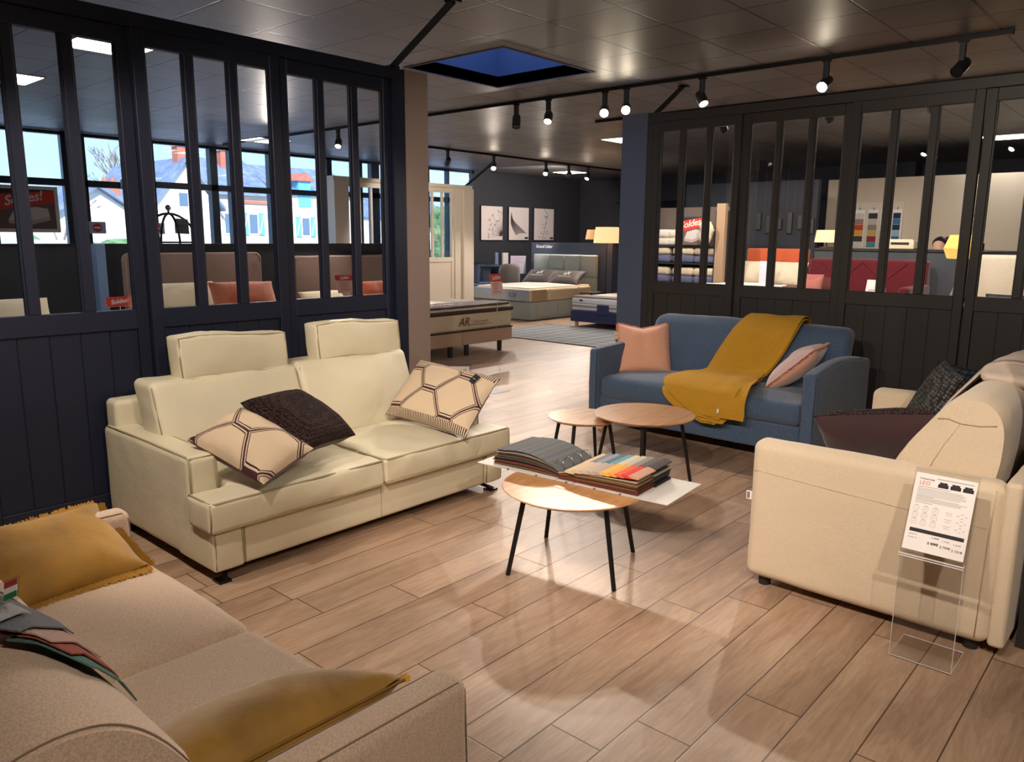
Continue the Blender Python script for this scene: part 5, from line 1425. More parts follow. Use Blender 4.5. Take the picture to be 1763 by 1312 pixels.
pil('cream pillow at the very left edge seen through the panes', (-9.0, 2.38, .78), (0, 1, 0), (-.5, 0, 1), .95, .36, .2, M['creampill'])
pil('crumpled cream pillow left of the tilted sale card', (-9.0, 6.25, .72), (0, 1, 0), (-.7, 0, 1), .70, .32, .16, M['creampill'])
pil('small rust pillow next to the taupe pillar', (-9.0, 7.12, .84), (0, 1, 0), (-.5, 0, 1), .50, .26, .16, M['rust'])

def sale_card(name, label, m, w, h, head='Soldes', red=.36, mt=None, rod_to=None, lines=True):
    root = thing(name, label, 'sale card', tuple(m.to_translation()))
    b = box(-w / 2, w / 2, -h / 2, h / 2, -.004, 0); b.transform(m); obj('card', b, mt or M['paper'], root)
    if red:
        b = box(-w / 2, w / 2, h / 2 - h * red, h / 2, .0004, .0015); b.transform(m); obj('red_header', b, M['redink'], root)
        text(head, h * red * (.75 if red < .9 else .62), m @ Matrix.Translation((0, h / 2 - h * red / 2, .003)) @ Matrix.Rotation(R(6), 4, 'Z'), M['paper'], root, 'script_lettering', depth=.001, shear=.3, sx=min(1, w / (h * red * 2.6)), bold=.0015)
    if lines and red < .9:
        lb = bmesh.new(); rr = random.Random(int(w * 1000))
        for i in range(6):
            y = h / 2 - h * red - (h * (1 - red)) * (i + 1) / 8
            box(-w * .32, w * rr.uniform(.05, .35), y - .004, y + .004, .0004, .0012, bm=lb)
        lb.transform(m); obj('print_lines', lb, mat('rose_print', rgb(200, 110, 110), .8), root)
    if rod_to:
        p = m @ V(0, -h / 2, -.002)
        obj('clear_rod', tube([p, rod_to], .004, 6), M['acrylic_edge'], root)
    return root
sale_card('sale_card', 'tilted red and white sale card on a thin rod before the bed beside the pillar', frame((-7.32, 7.915, .955), (0, .93, -.02), (-.2, -.5, 1)), .235, .30, 'Soldes', .36, mat('pinkish_card', rgb(240, 204, 194), .7), rod_to=(-7.385, 7.98, .33))
sale_card('sale_card', 'small red sale card at the foot of the bed behind the left partition', frame((-8.2, 3.235, .93), (0, 1, 0), (-.2, -.08, 1)), .26, .10, 'Soldes!', .98, rod_to=(-8.2, 3.24, .0))
sale_card('sale_card', 'tilted pinkish sale card on the bed under the squarer taupe headboard', frame((-8.3, 6.10, .99), (0, 1, -.03), (-.4, -.2, 1)), .29, .24, 'Soldes', .3, mat('pinkish_card_b', rgb(226, 190, 176), .7), rod_to=(-8.3, 6.36, .675))

# luggage trolley with bag
def trolley():
    root = thing('luggage_trolley', 'dark hooped hotel luggage trolley topped with a ball, in front of the glass door', 'trolley', (-10.5, 4.95, 0))
    c = (-10.5, 4.87)
    t = bmesh.new()
    for dx, dy in ((0, .38), (0, -.38), (.28, 0), (-.28, 0)):
        pts = [(c[0], c[1], 1.88)] + [(c[0] + dx * math.sin(a), c[1] + dy * math.sin(a), 1.45 + .43 * math.cos(a)) for a in [PI / 2 * i / 8 for i in range(1, 9)]] + [(c[0] + dx, c[1] + dy, .3)]
        obj('hoop', tube(pts, .016, 8), M['black'], root, smooth=True)
    t.free()
    obj('ball_finial', lathe([(0, -.04), (.025, -.033), (.04, 0), (.03, .03), (0, .042)], c=(c[0], c[1], 1.955), seg=20), M['chrome'], root, smooth=True)
    obj('finial_stem', cyl((c[0], c[1], 1.87), (c[0], c[1], 1.92), .014), M['black'], root)
    obj('deck', soft(c[0] - .3, c[0] + .3, c[1] - .42, c[1] + .42, .26, .31, r=.02, n=(4, 4, 1)), M['blackm'], root, smooth=True)
    for sx_ in (-1, 1):
        for sy_ in (-1, 1): obj('wheel', lathe([(0, -.02), (.09, -.02), (.09, .02), (0, .02)], c=(c[0] + sx_ * .24, c[1] + sy_ * .34, .09), seg=20, m=Matrix.Rotation(PI / 2, 4, 'X')), M['blackm'], root)
    obj('crossbar', cyl((c[0], c[1] - .37, 1.50), (c[0], c[1] + .37, 1.50), .012), M['black'], root)
    bag = thing('paper_bag', 'grey paper carrier bag hanging from the luggage trolley', 'bag', (c[0] + .3, 4.95, 1.6))
    m = frame((-10.33, 4.955, 1.715), (0, 1, -.05), (0, -.12, 1))
    b = prism([(-.085, .095), (.075, .095), (.095, -.10), (-.075, -.10)], 'z', -.03, .03, bev=.003); b.transform(m)
    obj('bag_body', b, mat('grey_green_paper', rgb(112, 124, 120), .8), bag)
    hb_ = tube(spline([(-.04, .09, .0), (-.03, .15, 0), (.03, .15, 0), (.04, .09, 0)], 5), .003, 5); hb_.transform(m); obj('handle', hb_, M['white'], bag)
    text('RUITER', .034, m @ Matrix.Translation((0, 0, .032)), M['ink'], bag, depth=.001)
trolley()

# ---- grey velvet bed
g = thing('bed', 'pale grey-green velvet bed with drawers under the blue-grey panel', 'bed', (-10.5, 12.5, 0))
obj('bed_base', soft(-11.25, -9.70, 11.47, 13.5, .012, .355, r=.012, n=(8, 10, 3)), M['grey_velvet'], g, smooth=True)
for a, b_ in ((11.62, 12.28), (12.30, 12.96)): obj('drawer', soft(-9.705, -9.69, a, b_, .06, .28, r=.006, n=(1, 4, 3)), M['grey_velvet'], g, smooth=True)
mt_ = obj('mattress', soft(-11.24, -9.70, 11.46, 13.48, .36, .61, r=.05, n=(12, 14, 4), puff=(.01, .01, .02), wr=.004), M['mat_cream'], g, smooth=True)
obj('mattress_front', soft(-11.20, -9.75, 11.418, 11.475, .375, .60, r=.018, n=(12, 1, 4)), M['mat_diamond'], mt_, smooth=True)
obj('mattress_label', box(-10.22, -10.05, 11.408, 11.42, .455, .525), mat('label_blue', rgb(96, 130, 170), .6), mt_)
text('EPEDA', .036, frame((-10.135, 11.405, .49), (1, 0, 0), (0, 0, 1)), M['paper'], mt_, 'label_lettering')
obj('corner_panel', soft(-9.72, -9.688, 11.50, 11.95, .37, .60, r=.014, n=(1, 4, 3)), mat('tan_mattress_border', rgb(178, 154, 124), .85), mt_, smooth=True)
for yy in (12.0, 12.95): obj('carry_handle', box(-9.692, -9.684, yy, yy + .045, .40, .60), M['white'], mt_)
obj('mattress_top', soft(-11.18, -9.76, 11.52, 13.45, .60, .635, r=.015, n=(12, 14, 1), puff=(0, 0, .02), wr=.008), M['mattress_top'], mt_, smooth=True)
hbg = thing('headboard', 'tufted pale grey-green headboard with eight squares', 'headboard', (-10.5, 13.55, 0))
for r_ in range(2):
    for c_ in range(4):
        w4 = (11.36 - 9.62) / 4
        obj('tufted_square', soft(-11.36 + c_ * w4 + .004, -11.36 + (c_ + 1) * w4 - .004, 13.50, 13.58, .30 + r_ * .472 + .002, .30 + (r_ + 1) * .472 - .002, r=.03, n=(5, 1, 5), puff=(0, .02, 0)), M['grey_velvet'], hbg, smooth=True)
pn = thing('display_wall', 'blue-grey display wall with white lettering behind the tufted headboard', 'display panel', (-10.3, 13.8, 0))
obj('panel', box(-11.50, -9.30, 13.60, 14.0, 0, 1.49), M['bluegrey'], pn)
text('Grand Litier', .095, frame((-11.13, 13.597, 1.405), (1, 0, 0), (0, 0, 1)), M['paper'], pn, depth=.004, bold=.002)
obj('red_star', lathe([(0, 0), (.013, 0), (.013, .004), (0, .004)], seg=10, m=Matrix.Rotation(PI / 2, 4, 'X'), c=(-10.86, 13.6, 1.46)), M['redink'], pn)
for k, (x, l) in enumerate(((-11.0, 'graphite pillow with white monogram, left one on the grey-green bed'), (-10.25, 'graphite pillow with white monogram, right one on the grey-green bed'))):
    mm_ = frame((x + .1, 13.18, .76), (1, .08, .0), (.18, .62, .42))
    p_ = scatter('pillow', l, mm_, .74, .48, .16, M['graypill'], M['graypill'], pinch=.05, seed=x, cat='pillow', group='graphite monogram pillows')
    text('aR', .15, mm_ @ Matrix.Translation((.0, .05, .085)), M['paper'], p_, 'monogram', shear=.2)
    text('ANDRE RENAULT', .042, mm_ @ Matrix.Translation((-.02, -.05, .085)), M['paper'], p_)
sale_card('info_card', 'leaning lavender-white information card behind the grey-green bed', frame((-9.98, 11.25, .96), (1, 0, -.05), (.12, .2, 1)) if False else frame((-11.9, 13.6, .98), (.7, .7, 0), (.25, -.1, 1)), .36, .42, '', 0.0, mat('lavender_paper', rgb(206, 204, 226), .7), rod_to=(-11.9, 13.5, .4))
t = thing('brochure_holder', 'upright clear and white brochure holder on the bistro table', 'brochure holder', (-12.5, 13.9, .96))
obj('brochures', box(-12.52, -12.48, 13.72, 13.90, .97, 1.24), M['paper'], t); obj('acrylic_case', box(-12.55, -12.45, 13.52, 13.92, .965, 1.25), M['acrylic'], t)
t = thing('bistro_table', 'small dark round bistro table under the pictures', 'table', (-12.4, 13.5, 0))
obj('tabletop', lathe([(0, .935), (.42, .935), (.425, .95), (.42, .96), (0, .96)], c=(-12.4, 13.45, 0), seg=40), mat('slate_blue_laminate', rgb(70, 84, 104), .35), t, smooth='auto')
obj('column', cyl((-12.4, 13.45, .02), (-12.4, 13.45, .935), .03), M['bluegrey'], t); obj('foot', lathe([(0, 0), (.24, 0), (.22, .015), (.03, .03), (0, .03)], c=(-12.4, 13.45, 0)), M['bluegrey'], t, smooth='auto')
def chair(label, c, rz):
    t = thing('dining_chair', label, 'chair', (c[0], c[1], 0), R(rz), group='taupe shell chairs')
    def add(nm, bm, m_, sm='auto'): obj(nm, bm, m_, t, smooth=sm, world=False)
    b = bmesh.new(); rows = []
    for i in range(11):
        z = .56 + .46 * i / 10; a = .60 + .05 * math.sin(PI * i / 10)
        hw = .24 * (1 if i < 7 else math.sqrt(max(.15, 1 - ((i - 7) / 3.3) ** 2)))
        rows.append([b.verts.new((hw * (j / 4 - 1), -.22 - .06 * i / 10 + .08 * (j / 4 - 1) ** 2, z)) for j in range(9)])
    for i in range(10):
        for j in range(8): b.faces.new((rows[i][j], rows[i][j + 1], rows[i + 1][j + 1], rows[i + 1][j]))
    bmesh.ops.solidify(b, geom=b.faces[:], thickness=.02)
    add('backrest', b, mat('taupe_shell', rgb(136, 130, 128), .7), True)
    add('seat', soft(-.24, .24, -.24, .24, .53, .58, r=.02, n=(5, 5, 1), puff=(0, 0, .01)), mat('blue_seat_pad', rgb(80, 110, 150), .8), True)
    for sx_ in (-1, 1):
        for sy_ in (-1, 1): add('leg', cyl((sx_ * .17, sy_ * .17, .54), (sx_ * .23, sy_ * .23, 0), .012), M['black'])
chair('taupe shell chair between the table and the picture wall', (-12.55, 12.95), 0 + 200)
chair('taupe shell chair with its back to the grey-green bed', (-11.85, 13.25), 40)
chair('taupe shell chair half hidden behind the white partition end', (-12.3, 12.35), 170)

# ---- navy bed
nb = bed('single bed with navy base and grey striped mattress by the dark column', -8.63, -7.1, 11.33, 13.3, 'y', (.10, .30), .535, M['navyf'], bands('grey_striped_ticking', [(-1, rgb(214, 214, 218)), (.36, rgb(150, 144, 146)), (.40, rgb(226, 224, 224)), (.43, rgb(150, 144, 146)), (.445, rgb(210, 208, 212)), (1, rgb(210, 208, 212))]), M['mattress_top'],
         legs=[(-8.55, 11.42, 1), (-7.2, 11.42, 1), (-8.55, 13.2, 1), (-7.2, 13.2, 1)])
obj('mattress_retainer', soft(-8.03, -7.78, 11.305, 11.335, .26, .43, r=.012, n=(3, 1, 3)), M['navyf'], nb, smooth=True)
obj('mattress_label', box(-8.42, -8.36, 11.318, 11.325, .475, .505), M['ink'], nb)
obj('grey_runner', soft(-8.60, -7.12, 11.36, 11.75, .535, .560, r=.01, n=(12, 4, 1), wr=.008), mat('grey_bed_runner', rgb(128, 120, 120), .8), nb, smooth=True)
t = thing('side_table', 'small round black bedside table between the two beds', 'table', (-9.3, 12.9, 0))
obj('tabletop', lathe([(0, .50), (.25, .50), (.25, .52), (0, .52)], c=(-9.3, 12.9, 0)), M['blackm'], t, smooth='auto'); obj('column', cyl((-9.3, 12.9, 0.01), (-9.3, 12.9, .50), .02), M['black'], t); obj('foot', lathe([(0, 0), (.18, 0), (.18, .012), (0, .012)], c=(-9.3, 12.9, 0)), M['black'], t)
t = thing('area_rug', 'grey rug with thin white crossing lines on the showroom floor', 'rug', (-7.2, 10.3, 0))
obj('pile', box(-9.1, -5.6, 9.36, 11.28, 0, .012), M['rug'], t); obj('binding', cubes([(-9.12, -5.58, 9.34, 9.36, 0, .013), (-9.12, -5.58, 11.28, 11.30, 0, .013), (-9.12, -9.1, 9.34, 11.3, 0, .013), (-5.6, -5.58, 9.34, 11.3, 0, .013)]), mat('rug_binding', rgb(90, 92, 96), .9), t)

def shade_lamp(name, label, x, y, z0, z1, r0, r1, sm, base='table', power=6, zt=None):
    t = thing(name, label, 'lamp', (x, y, zt or 0))
    obj('lamp_shade', lathe([(r0, z0), (r1, z1), (r1 - .004, z1), (r0 - .004, z0)], c=(x, y, 0), seg=36), sm, t, smooth='auto')
    zb = zt or 0
    obj('stem', cyl((x, y, zb + .02), (x, y, z1 - .03), .008), M['black'], t)
    obj('bulb', lathe([(0, -.035), (.025, -.02), (.03, .0), (.02, .03), (0, .04)], c=(x, y, (z0 + z1) / 2), seg=14), M['bulb'], t, smooth=True)
    obj('foot', lathe([(0, 0), (.11, 0), (.10, .02), (0, .02)], c=(x, y, zb), seg=30), M['black'], t, smooth='auto')
    if power:
        d = bpy.data.lights.new('lamp_glow', 'POINT'); d.energy = power; d.color = (1, .75, .45); d.shadow_soft_size = .04
        o = bpy.data.objects.new('lamp_glow', d); col.objects.link(o); o.location = (x, y, (z0 + z1) / 2)
shade_lamp('table_lamp', 'small tan lamp standing on the blue-grey display panel', -9.90, 13.8, 1.57, 1.775, .20, .165, M['shade_dim'], zt=1.49, power=4)
shade_lamp('floor_lamp', 'larger lit linen lamp partly behind the dark column', -9.27, 13.35, 1.50, 1.82, .275, .235, M['shade'], power=10)
t = thing('standing_mirror', 'tall narrow mirror reflecting a bed beside the dark column', 'mirror', (-9.05, 13.9, 0))
obj('mirror_glass', box(-9.25, -8.55, 13.90, 13.91, .45, 1.44), mat('mirror_silver', (.85, .85, .85, 1), .03, metal=1), t)
obj('mirror_frame', cubes([(-9.27, -9.25, 13.89, 13.93, .0, 1.46), (-8.55, -8.53, 13.89, 13.93, .0, 1.46), (-9.27, -8.53, 13.89, 13.93, 1.44, 1.46), (-9.27, -8.53, 13.89, 13.93, .43, .45)]), M['blackm'], t)

# ================================================================== BEHIND THE RIGHT PARTITION
t = thing('bedding_shelf', 'bedding shelves with folded lavender and white linen behind the right partition', 'shelf', (-5.8, 10.45, 0))
obj('back_board', box(-6.45, -5.25, 10.62, 10.66, 0, 2.06), mat('shelf_brown_board', rgb(110, 98, 90), .8), t)
for z in (.55, .95, 1.25, 1.50): obj('shelf_board', box(-6.45, -5.27, 10.28, 10.62, z - .02, z), mat('green_black_board', rgb(44, 56, 52), .5), t)
for x in (-6.45, -5.27): obj('side_board', box(x - .02, x + .02, 10.28, 10.64, 0, 2.0), M['darkwall'], t)
n_ = 0
for z, xs_, mt_, nm_ in ((.951, (-6.2, -5.8, -5.45), M['lav'], 'lavender'), (1.251, (-6.2, -5.8, -5.45), M['lav'], 'slate lavender'), (1.501, (-6.2, -5.9), M['mattress_top'], 'white')):
    for k, x in enumerate(xs_):
        for q in range(2):
            lb = '%s folded %s on the %s shelf, %s of its pile, %s' % (nm_, 'quilt' if q == 0 else 'pillow', {.951: 'lowest visible', 1.251: 'middle', 1.501: 'top'}[z], 'bottom' if q == 0 else 'top', ['by the dark column', 'behind the sale poster', 'beside the wooden post'][k])
            o = obj('folded_linen', soft(x - .17, x + .17, 10.30, 10.58, z + q * .115, z + .11 + q * .115, r=.04, n=(6, 4, 3), puff=(.01, .01, .012), wr=.008, seed=x + q), [mt_, M['creampill'] if mt_ is M['lav'] else mt_][q], None, smooth=True)
            tag(o, lb, 'folded linen', 'folded linen on the bedding shelves')
t = thing('display_post', 'tan wooden post beside the bedding shelves', 'post', (-5.18, 10.3, 0)); obj('post', box(-5.26, -5.13, 10.25, 10.33, 0, 2.09), mat('tan_board', rgb(176, 146, 116), .8), t); obj('post_foot', box(-5.30, -5.09, 10.2, 10.38, 0, .02), M['blackm'], t)
for k, (x, z, l) in enumerate(((-5.33, 1.72, 'crumpled cream bed linen bundle on top beside the post'), )):
    o = obj('linen_bundle', soft(x - .09, x + .06, 10.05, 10.2, 1.55, 1.85, r=.06, n=(6, 4, 8), puff=(.02, .02, .02), wr=.03, ws=12), M['creampill'], None, smooth=True); tag(o, l, 'linen')
    t = thing('linen_stand', 'thin stand carrying the crumpled linen bundle', 'stand', (x, 10.12, 0)); obj('pole', cyl((x, 10.12, 0), (x, 10.12, 1.56), .012), M['black'], t); obj('foot', box(x - .1, x + .1, 10.02, 10.22, 0, .015), M['black'], t)
ob = thing('bed', 'bed with orange buttoned headboard behind the blue sofa partition', 'bed', (-4.7, 10.2, 0))
obj('headboard', soft(-5.12, -4.20, 10.98, 11.06, .3, 1.472, r=.03, n=(12, 1, 12), puff=(0, .015, 0)), M['orange'], ob, smooth=True)
for i in range(4):
    for j in range(2): obj('button', lathe([(0, 0), (.012, .002), (0, .008)], seg=10, m=Matrix.Rotation(PI / 2, 4, 'X'), c=(-5.05 + .24 * i, 10.965, 1.12 + .18 * j)), M['orange'], ob)
obj('bed_base', soft(-5.10, -4.24, 9.0, 10.97, .08, .40, r=.02, n=(6, 8, 2)), M['basebeige'], ob, smooth=True)
obj('mattress', soft(-5.10, -4.24, 9.0, 10.96, .40, .72, r=.05, n=(8, 12, 3), puff=(.01, .01, .02)), M['mattress_top'], ob, smooth=True)
obj('blue_stripe_quilt', soft(-5.12, -4.22, 9.3, 10.45, .72, .99, r=.06, n=(10, 12, 4), puff=(.02, .01, .03), wr=.02, ws=5), bands('blue_and_white_quilt', [(-3, rgb(230, 226, 220)), (.80, rgb(96, 122, 158)), (.84, rgb(220, 220, 222)), (.88, rgb(110, 134, 166)), (.915, rgb(226, 222, 216)), (2, rgb(226, 222, 216))]), ob, smooth=True)
pil('white pillow left on the bed with the orange headboard', (-4.93, 10.82, 1.12), (1, 0, 0), (0, .4, 1), .50, .36, .17, M['creampill'], 'pillows on the orange bed')
pil('white pillow right on the bed with the orange headboard', (-4.40, 10.82, 1.12), (1, 0, 0), (0, .4, 1), .50, .36, .17, M['creampill'], 'pillows on the orange bed')
t = thing('price_card', 'white upright price card between the pillows of the orange bed', 'price card', (-4.64, 10.5, .99)); obj('card', box(-4.71, -4.58, 10.55, 10.56, .99, 1.30), mat('lavender_card', rgb(220, 220, 236), .7), t); obj('card_foot', box(-4.73, -4.56, 10.50, 10.60, .985, .995), M['acrylic_edge'], t)

wn_ = thing('sofa', 'wine red sofa seen through the right partition', 'sofa', (-3.4, 10.7, 0))
obj('backrest', soft(-4.12, -2.62, 10.80, 10.98, .2, 1.345, r=.04, n=(16, 2, 10), puff=(0, .02, .01), wr=.004), M['wine'], wn_, smooth=True)
for x in (-4.09, -2.66): obj('armrest', soft(x - .06, x + .07, 9.95, 10.9, .08, 1.05 if x > -3 else 1.0, r=.04, n=(2, 8, 8)), M['wine'], wn_, smooth=True)
[obj('leg', box(x - .03, x + .03, y, y + .06, 0, .085), M['blackm'], wn_) for x in (-4.05, -2.7) for y in (10.0, 10.85)]
obj('seat_cushion', soft(-4.06, -2.72, 9.95, 10.8, .3, .55, r=.05, n=(12, 8, 3), puff=(0, .01, .03)), M['wine'], wn_, smooth=True); obj('base', soft(-4.1, -2.7, 10.0, 10.9, .08, .3, r=.02, n=(6, 4, 2)), M['wine'], wn_, smooth=True)
dx_ = bmesh.new()
for a, b_ in (((-3.4, 1.32), (-2.85, .8)), ((-3.4, 1.32), (-3.95, .8)), ((-3.95, 1.32), (-3.4, .8)), ((-2.85, 1.32), (-3.4, .8))): tube([(a[0], 10.785, a[1]), (b_[0], 10.785, b_[1])], .004, 5, dx_)
obj('quilting', dx_, mat('wine_seam', rgb(86, 18, 28), .8), wn_)
pil('dusty rose cushion on the wine red sofa', (-3.98, 10.55, 1.0), (1, 0, 0), (0, .3, 1), .32, .3, .14, mat('dusty_rose_velvet', rgb(176, 100, 92), .8), None)
ct = thing('counter', 'long dark grey service counter behind the wine red sofa', 'counter', (-3.1, 11.3, 0))
obj('carcass', box(-4.16, -1.25, 11.08, 11.55, 0, 1.455), mat('counter_grey', rgb(62, 66, 72), .6), ct); obj('worktop', box(-4.18, -1.23, 11.06, 11.6, 1.455, 1.484), M['blackm'], ct)
shade_lamp('table_lamp', 'tan cylindrical table lamp on the left end of the grey counter', -4.09, 11.33, 1.565, 1.735, .165, .145, M['shade'], zt=1.484, power=5)
ab = thing('table_lamp', 'amber faceted table lamp in front of the grey counter', 'lamp', (-1.95, 9.3, 0))
obj('upper_shade', lathe([(.175, 1.52), (.125, 1.66), (.12, 1.66), (.17, 1.52)], c=(-1.95, 9.3, 0), seg=6), M['yshade'], ab); obj('lower_shade', lathe([(.175, 1.515), (.135, 1.415), (.13, 1.415), (.17, 1.515)], c=(-1.95, 9.3, 0), seg=6), M['yshade'], ab)
obj('stem', cyl((-1.95, 9.3, .95), (-1.95, 9.3, 1.5), .012), M['chrome'], ab); obj('glass_base', lathe([(0, .93), (.07, .93), (.09, .98), (.05, 1.1), (.03, 1.2), (.02, 1.3), (0, 1.3)], c=(-1.95, 9.3, 0), seg=24), M['chrome'], ab, smooth=True)
t = thing('pedestal', 'pale pedestal under the amber faceted lamp', 'pedestal', (-1.95, 9.3, 0)); obj('column', box(-2.12, -1.78, 9.13, 9.47, 0, .90), M['beigewall'], t); obj('top_slab', box(-2.14, -1.76, 9.11, 9.49, .90, .93), M['white'], t)
d = bpy.data.lights.new('lamp_glow', 'POINT'); d.energy = 8; d.color = (1, .72, .4); d.shadow_soft_size = .04; o = bpy.data.objects.new('lamp_glow', d); col.objects.link(o); o.location = (-1.95, 9.3, 1.52)
rg = thing('ring_sculpture', 'sculpture of two interlocked dark metal rings on the grey counter', 'sculpture', (-2.2, 11.3, 1.484))
for cz_, r_, x_ in ((1.84, .12, -2.22), (1.78, .10, -2.24)):
    obj('ring', tube([(x_ + r_ * .62 * math.cos(2 * PI * i / 28), 11.3, cz_ - (.12 - r_) + r_ * math.sin(2 * PI * i / 28)) for i in range(28)], .007, 8, closed=True), M['chrome'], rg, smooth=True)
obj('stem', cyl((-2.17, 11.3, 1.50), (-2.2, 11.3, 1.68), .006), M['blackm'], rg); obj('base_block', box(-2.21, -2.13, 11.26, 11.34, 1.484, 1.57), M['blackm'], rg)
sb_ = thing('sample_board', 'pale board with four hanging fabric colour cards on the beige wall', 'sample board', (-4.25, 13.98, 1.45)); obj('board', box(-4.64, -3.84, 13.955, 13.995, 1.44, 2.22), mat('pale_board', rgb(214, 202, 184), .8), sb_)
cs4 = [[rgb(206, 198, 190), rgb(150, 120, 110), rgb(196, 70, 40), rgb(220, 160, 60), rgb(60, 66, 60), rgb(210, 200, 190)], [rgb(60, 56, 58), rgb(196, 186, 176), rgb(150, 130, 120), rgb(200, 170, 90), rgb(150, 50, 60), rgb(90, 140, 150)],
       [rgb(214, 206, 196), rgb(220, 212, 190), rgb(200, 190, 160), rgb(170, 150, 130), rgb(150, 140, 130), rgb(120, 110, 104)], [rgb(28, 44, 74), rgb(70, 110, 150), rgb(30, 52, 70), rgb(140, 180, 196), rgb(60, 96, 110), rgb(150, 176, 60)]]
for k, (x0_, x1_) in enumerate(((-4.60, -4.44), (-4.38, -4.22), (-4.18, -4.06), (-3.99, -3.86))):
    t = thing('colour_card', 'hanging fabric colour card, %s' % ['leftmost, beige over red and yellow', 'second from left, charcoal over burgundy', 'third from left, all cream and taupe', 'rightmost, navy to lime green'][k], 'colour card', ((x0_ + x1_) / 2, 13.94, 1.5), group='hanging colour cards')
    obj('card_back', box(x0_, x1_, 13.948, 13.958, 1.47, 2.10), M['paper'], t)
    for q in range(6): obj('cloth_sample', box(x0_ + .008, x1_ - .008, 13.938, 13.948, 1.48 + .095 * (5 - q), 1.48 + .095 * (5 - q) + .09), mat('card_cloth_%s' % ['a', 'b', 'c', 'd'][k], cs4[k][q], .9), t)
    obj('hook', tube([((x0_ + x1_) / 2, 13.95, 2.10), ((x0_ + x1_) / 2, 13.95, 2.14)], .006, 6), M['black'], t)
pr_ = thing('office_printer', 'cream office printer standing on the grey counter', 'printer', (-3.07, 11.32, 1.484)); obj('body', soft(-3.24, -2.90, 11.15, 11.50, 1.486, 1.60, r=.015, n=(3, 3, 2)), mat('printer_cream', rgb(220, 206, 170), .5), pr_, smooth=True); obj('lid', box(-3.22, -2.92, 11.16, 11.49, 1.60, 1.615), M['white'], pr_); obj('paper_slot', box(-3.18, -2.96, 11.143, 11.152, 1.545, 1.575), M['blackm'], pr_)
t = thing('price_card', 'white folded price card in front of the wine red sofa', 'price card', (-2.92, 9.8, .9)); b = prism([(9.74, .96), (9.80, 1.135), (9.805, 1.135), (9.86, .96)], 'x', -3.02, -2.82); obj('card', b, M['paper'], t); obj('stand_pole', cyl((-2.92, 9.8, 0), (-2.92, 9.8, .97), .01), M['acrylic_edge'], t); obj('red_print', box(-2.99, -2.85, 9.762, 9.766, 1.0, 1.02, m=Matrix.Translation((0, -.004, 0))), M['redink'], t)
ar_ = thing('armchair', 'cream armchair with black frame and lettered black cushion at the right edge', 'armchair', (-1.75, 10.3, 0))
obj('backrest', soft(-2.01, -1.30, 10.42, 10.52, .45, 1.445, r=.05, n=(10, 1, 10), puff=(0, .02, 0)), mat('cream_boucle', rgb(206, 192, 170), .9, bump=(80, .6)), ar_, smooth=True)
obj('frame_hoop', tube(spline([(-2.03, 10.50, .05), (-2.045, 10.50, 1.0), (-2.03, 10.50, 1.42), (-1.95, 10.50, 1.475), (-1.36, 10.50, 1.475), (-1.28, 10.50, 1.42), (-1.27, 10.5, .05)], 6), .012, 8), M['black'], ar_, smooth=True)
obj('seat', soft(-1.99, -1.32, 9.75, 10.45, .35, .55, r=.05, n=(6, 6, 3), puff=(0, 0, .02)), mat('cream_boucle_seat', rgb(206, 192, 170), .9), ar_, smooth=True)
for x in (-1.95, -1.36): obj('leg', cyl((x, 9.8, 0), (x, 9.8, .36), .015), M['black'], ar_)
kb = pil('black cushion with white lettering on the cream armchair', (-1.55, 9.95, .88), (1, 0, 0), (0, .3, 1), .52, .30, .14, M['blackm'])
text('SWEET', .05, frame((-1.55, 9.868, .93), (1, 0, 0), (0, .3, 1)), M['paper'], kb)

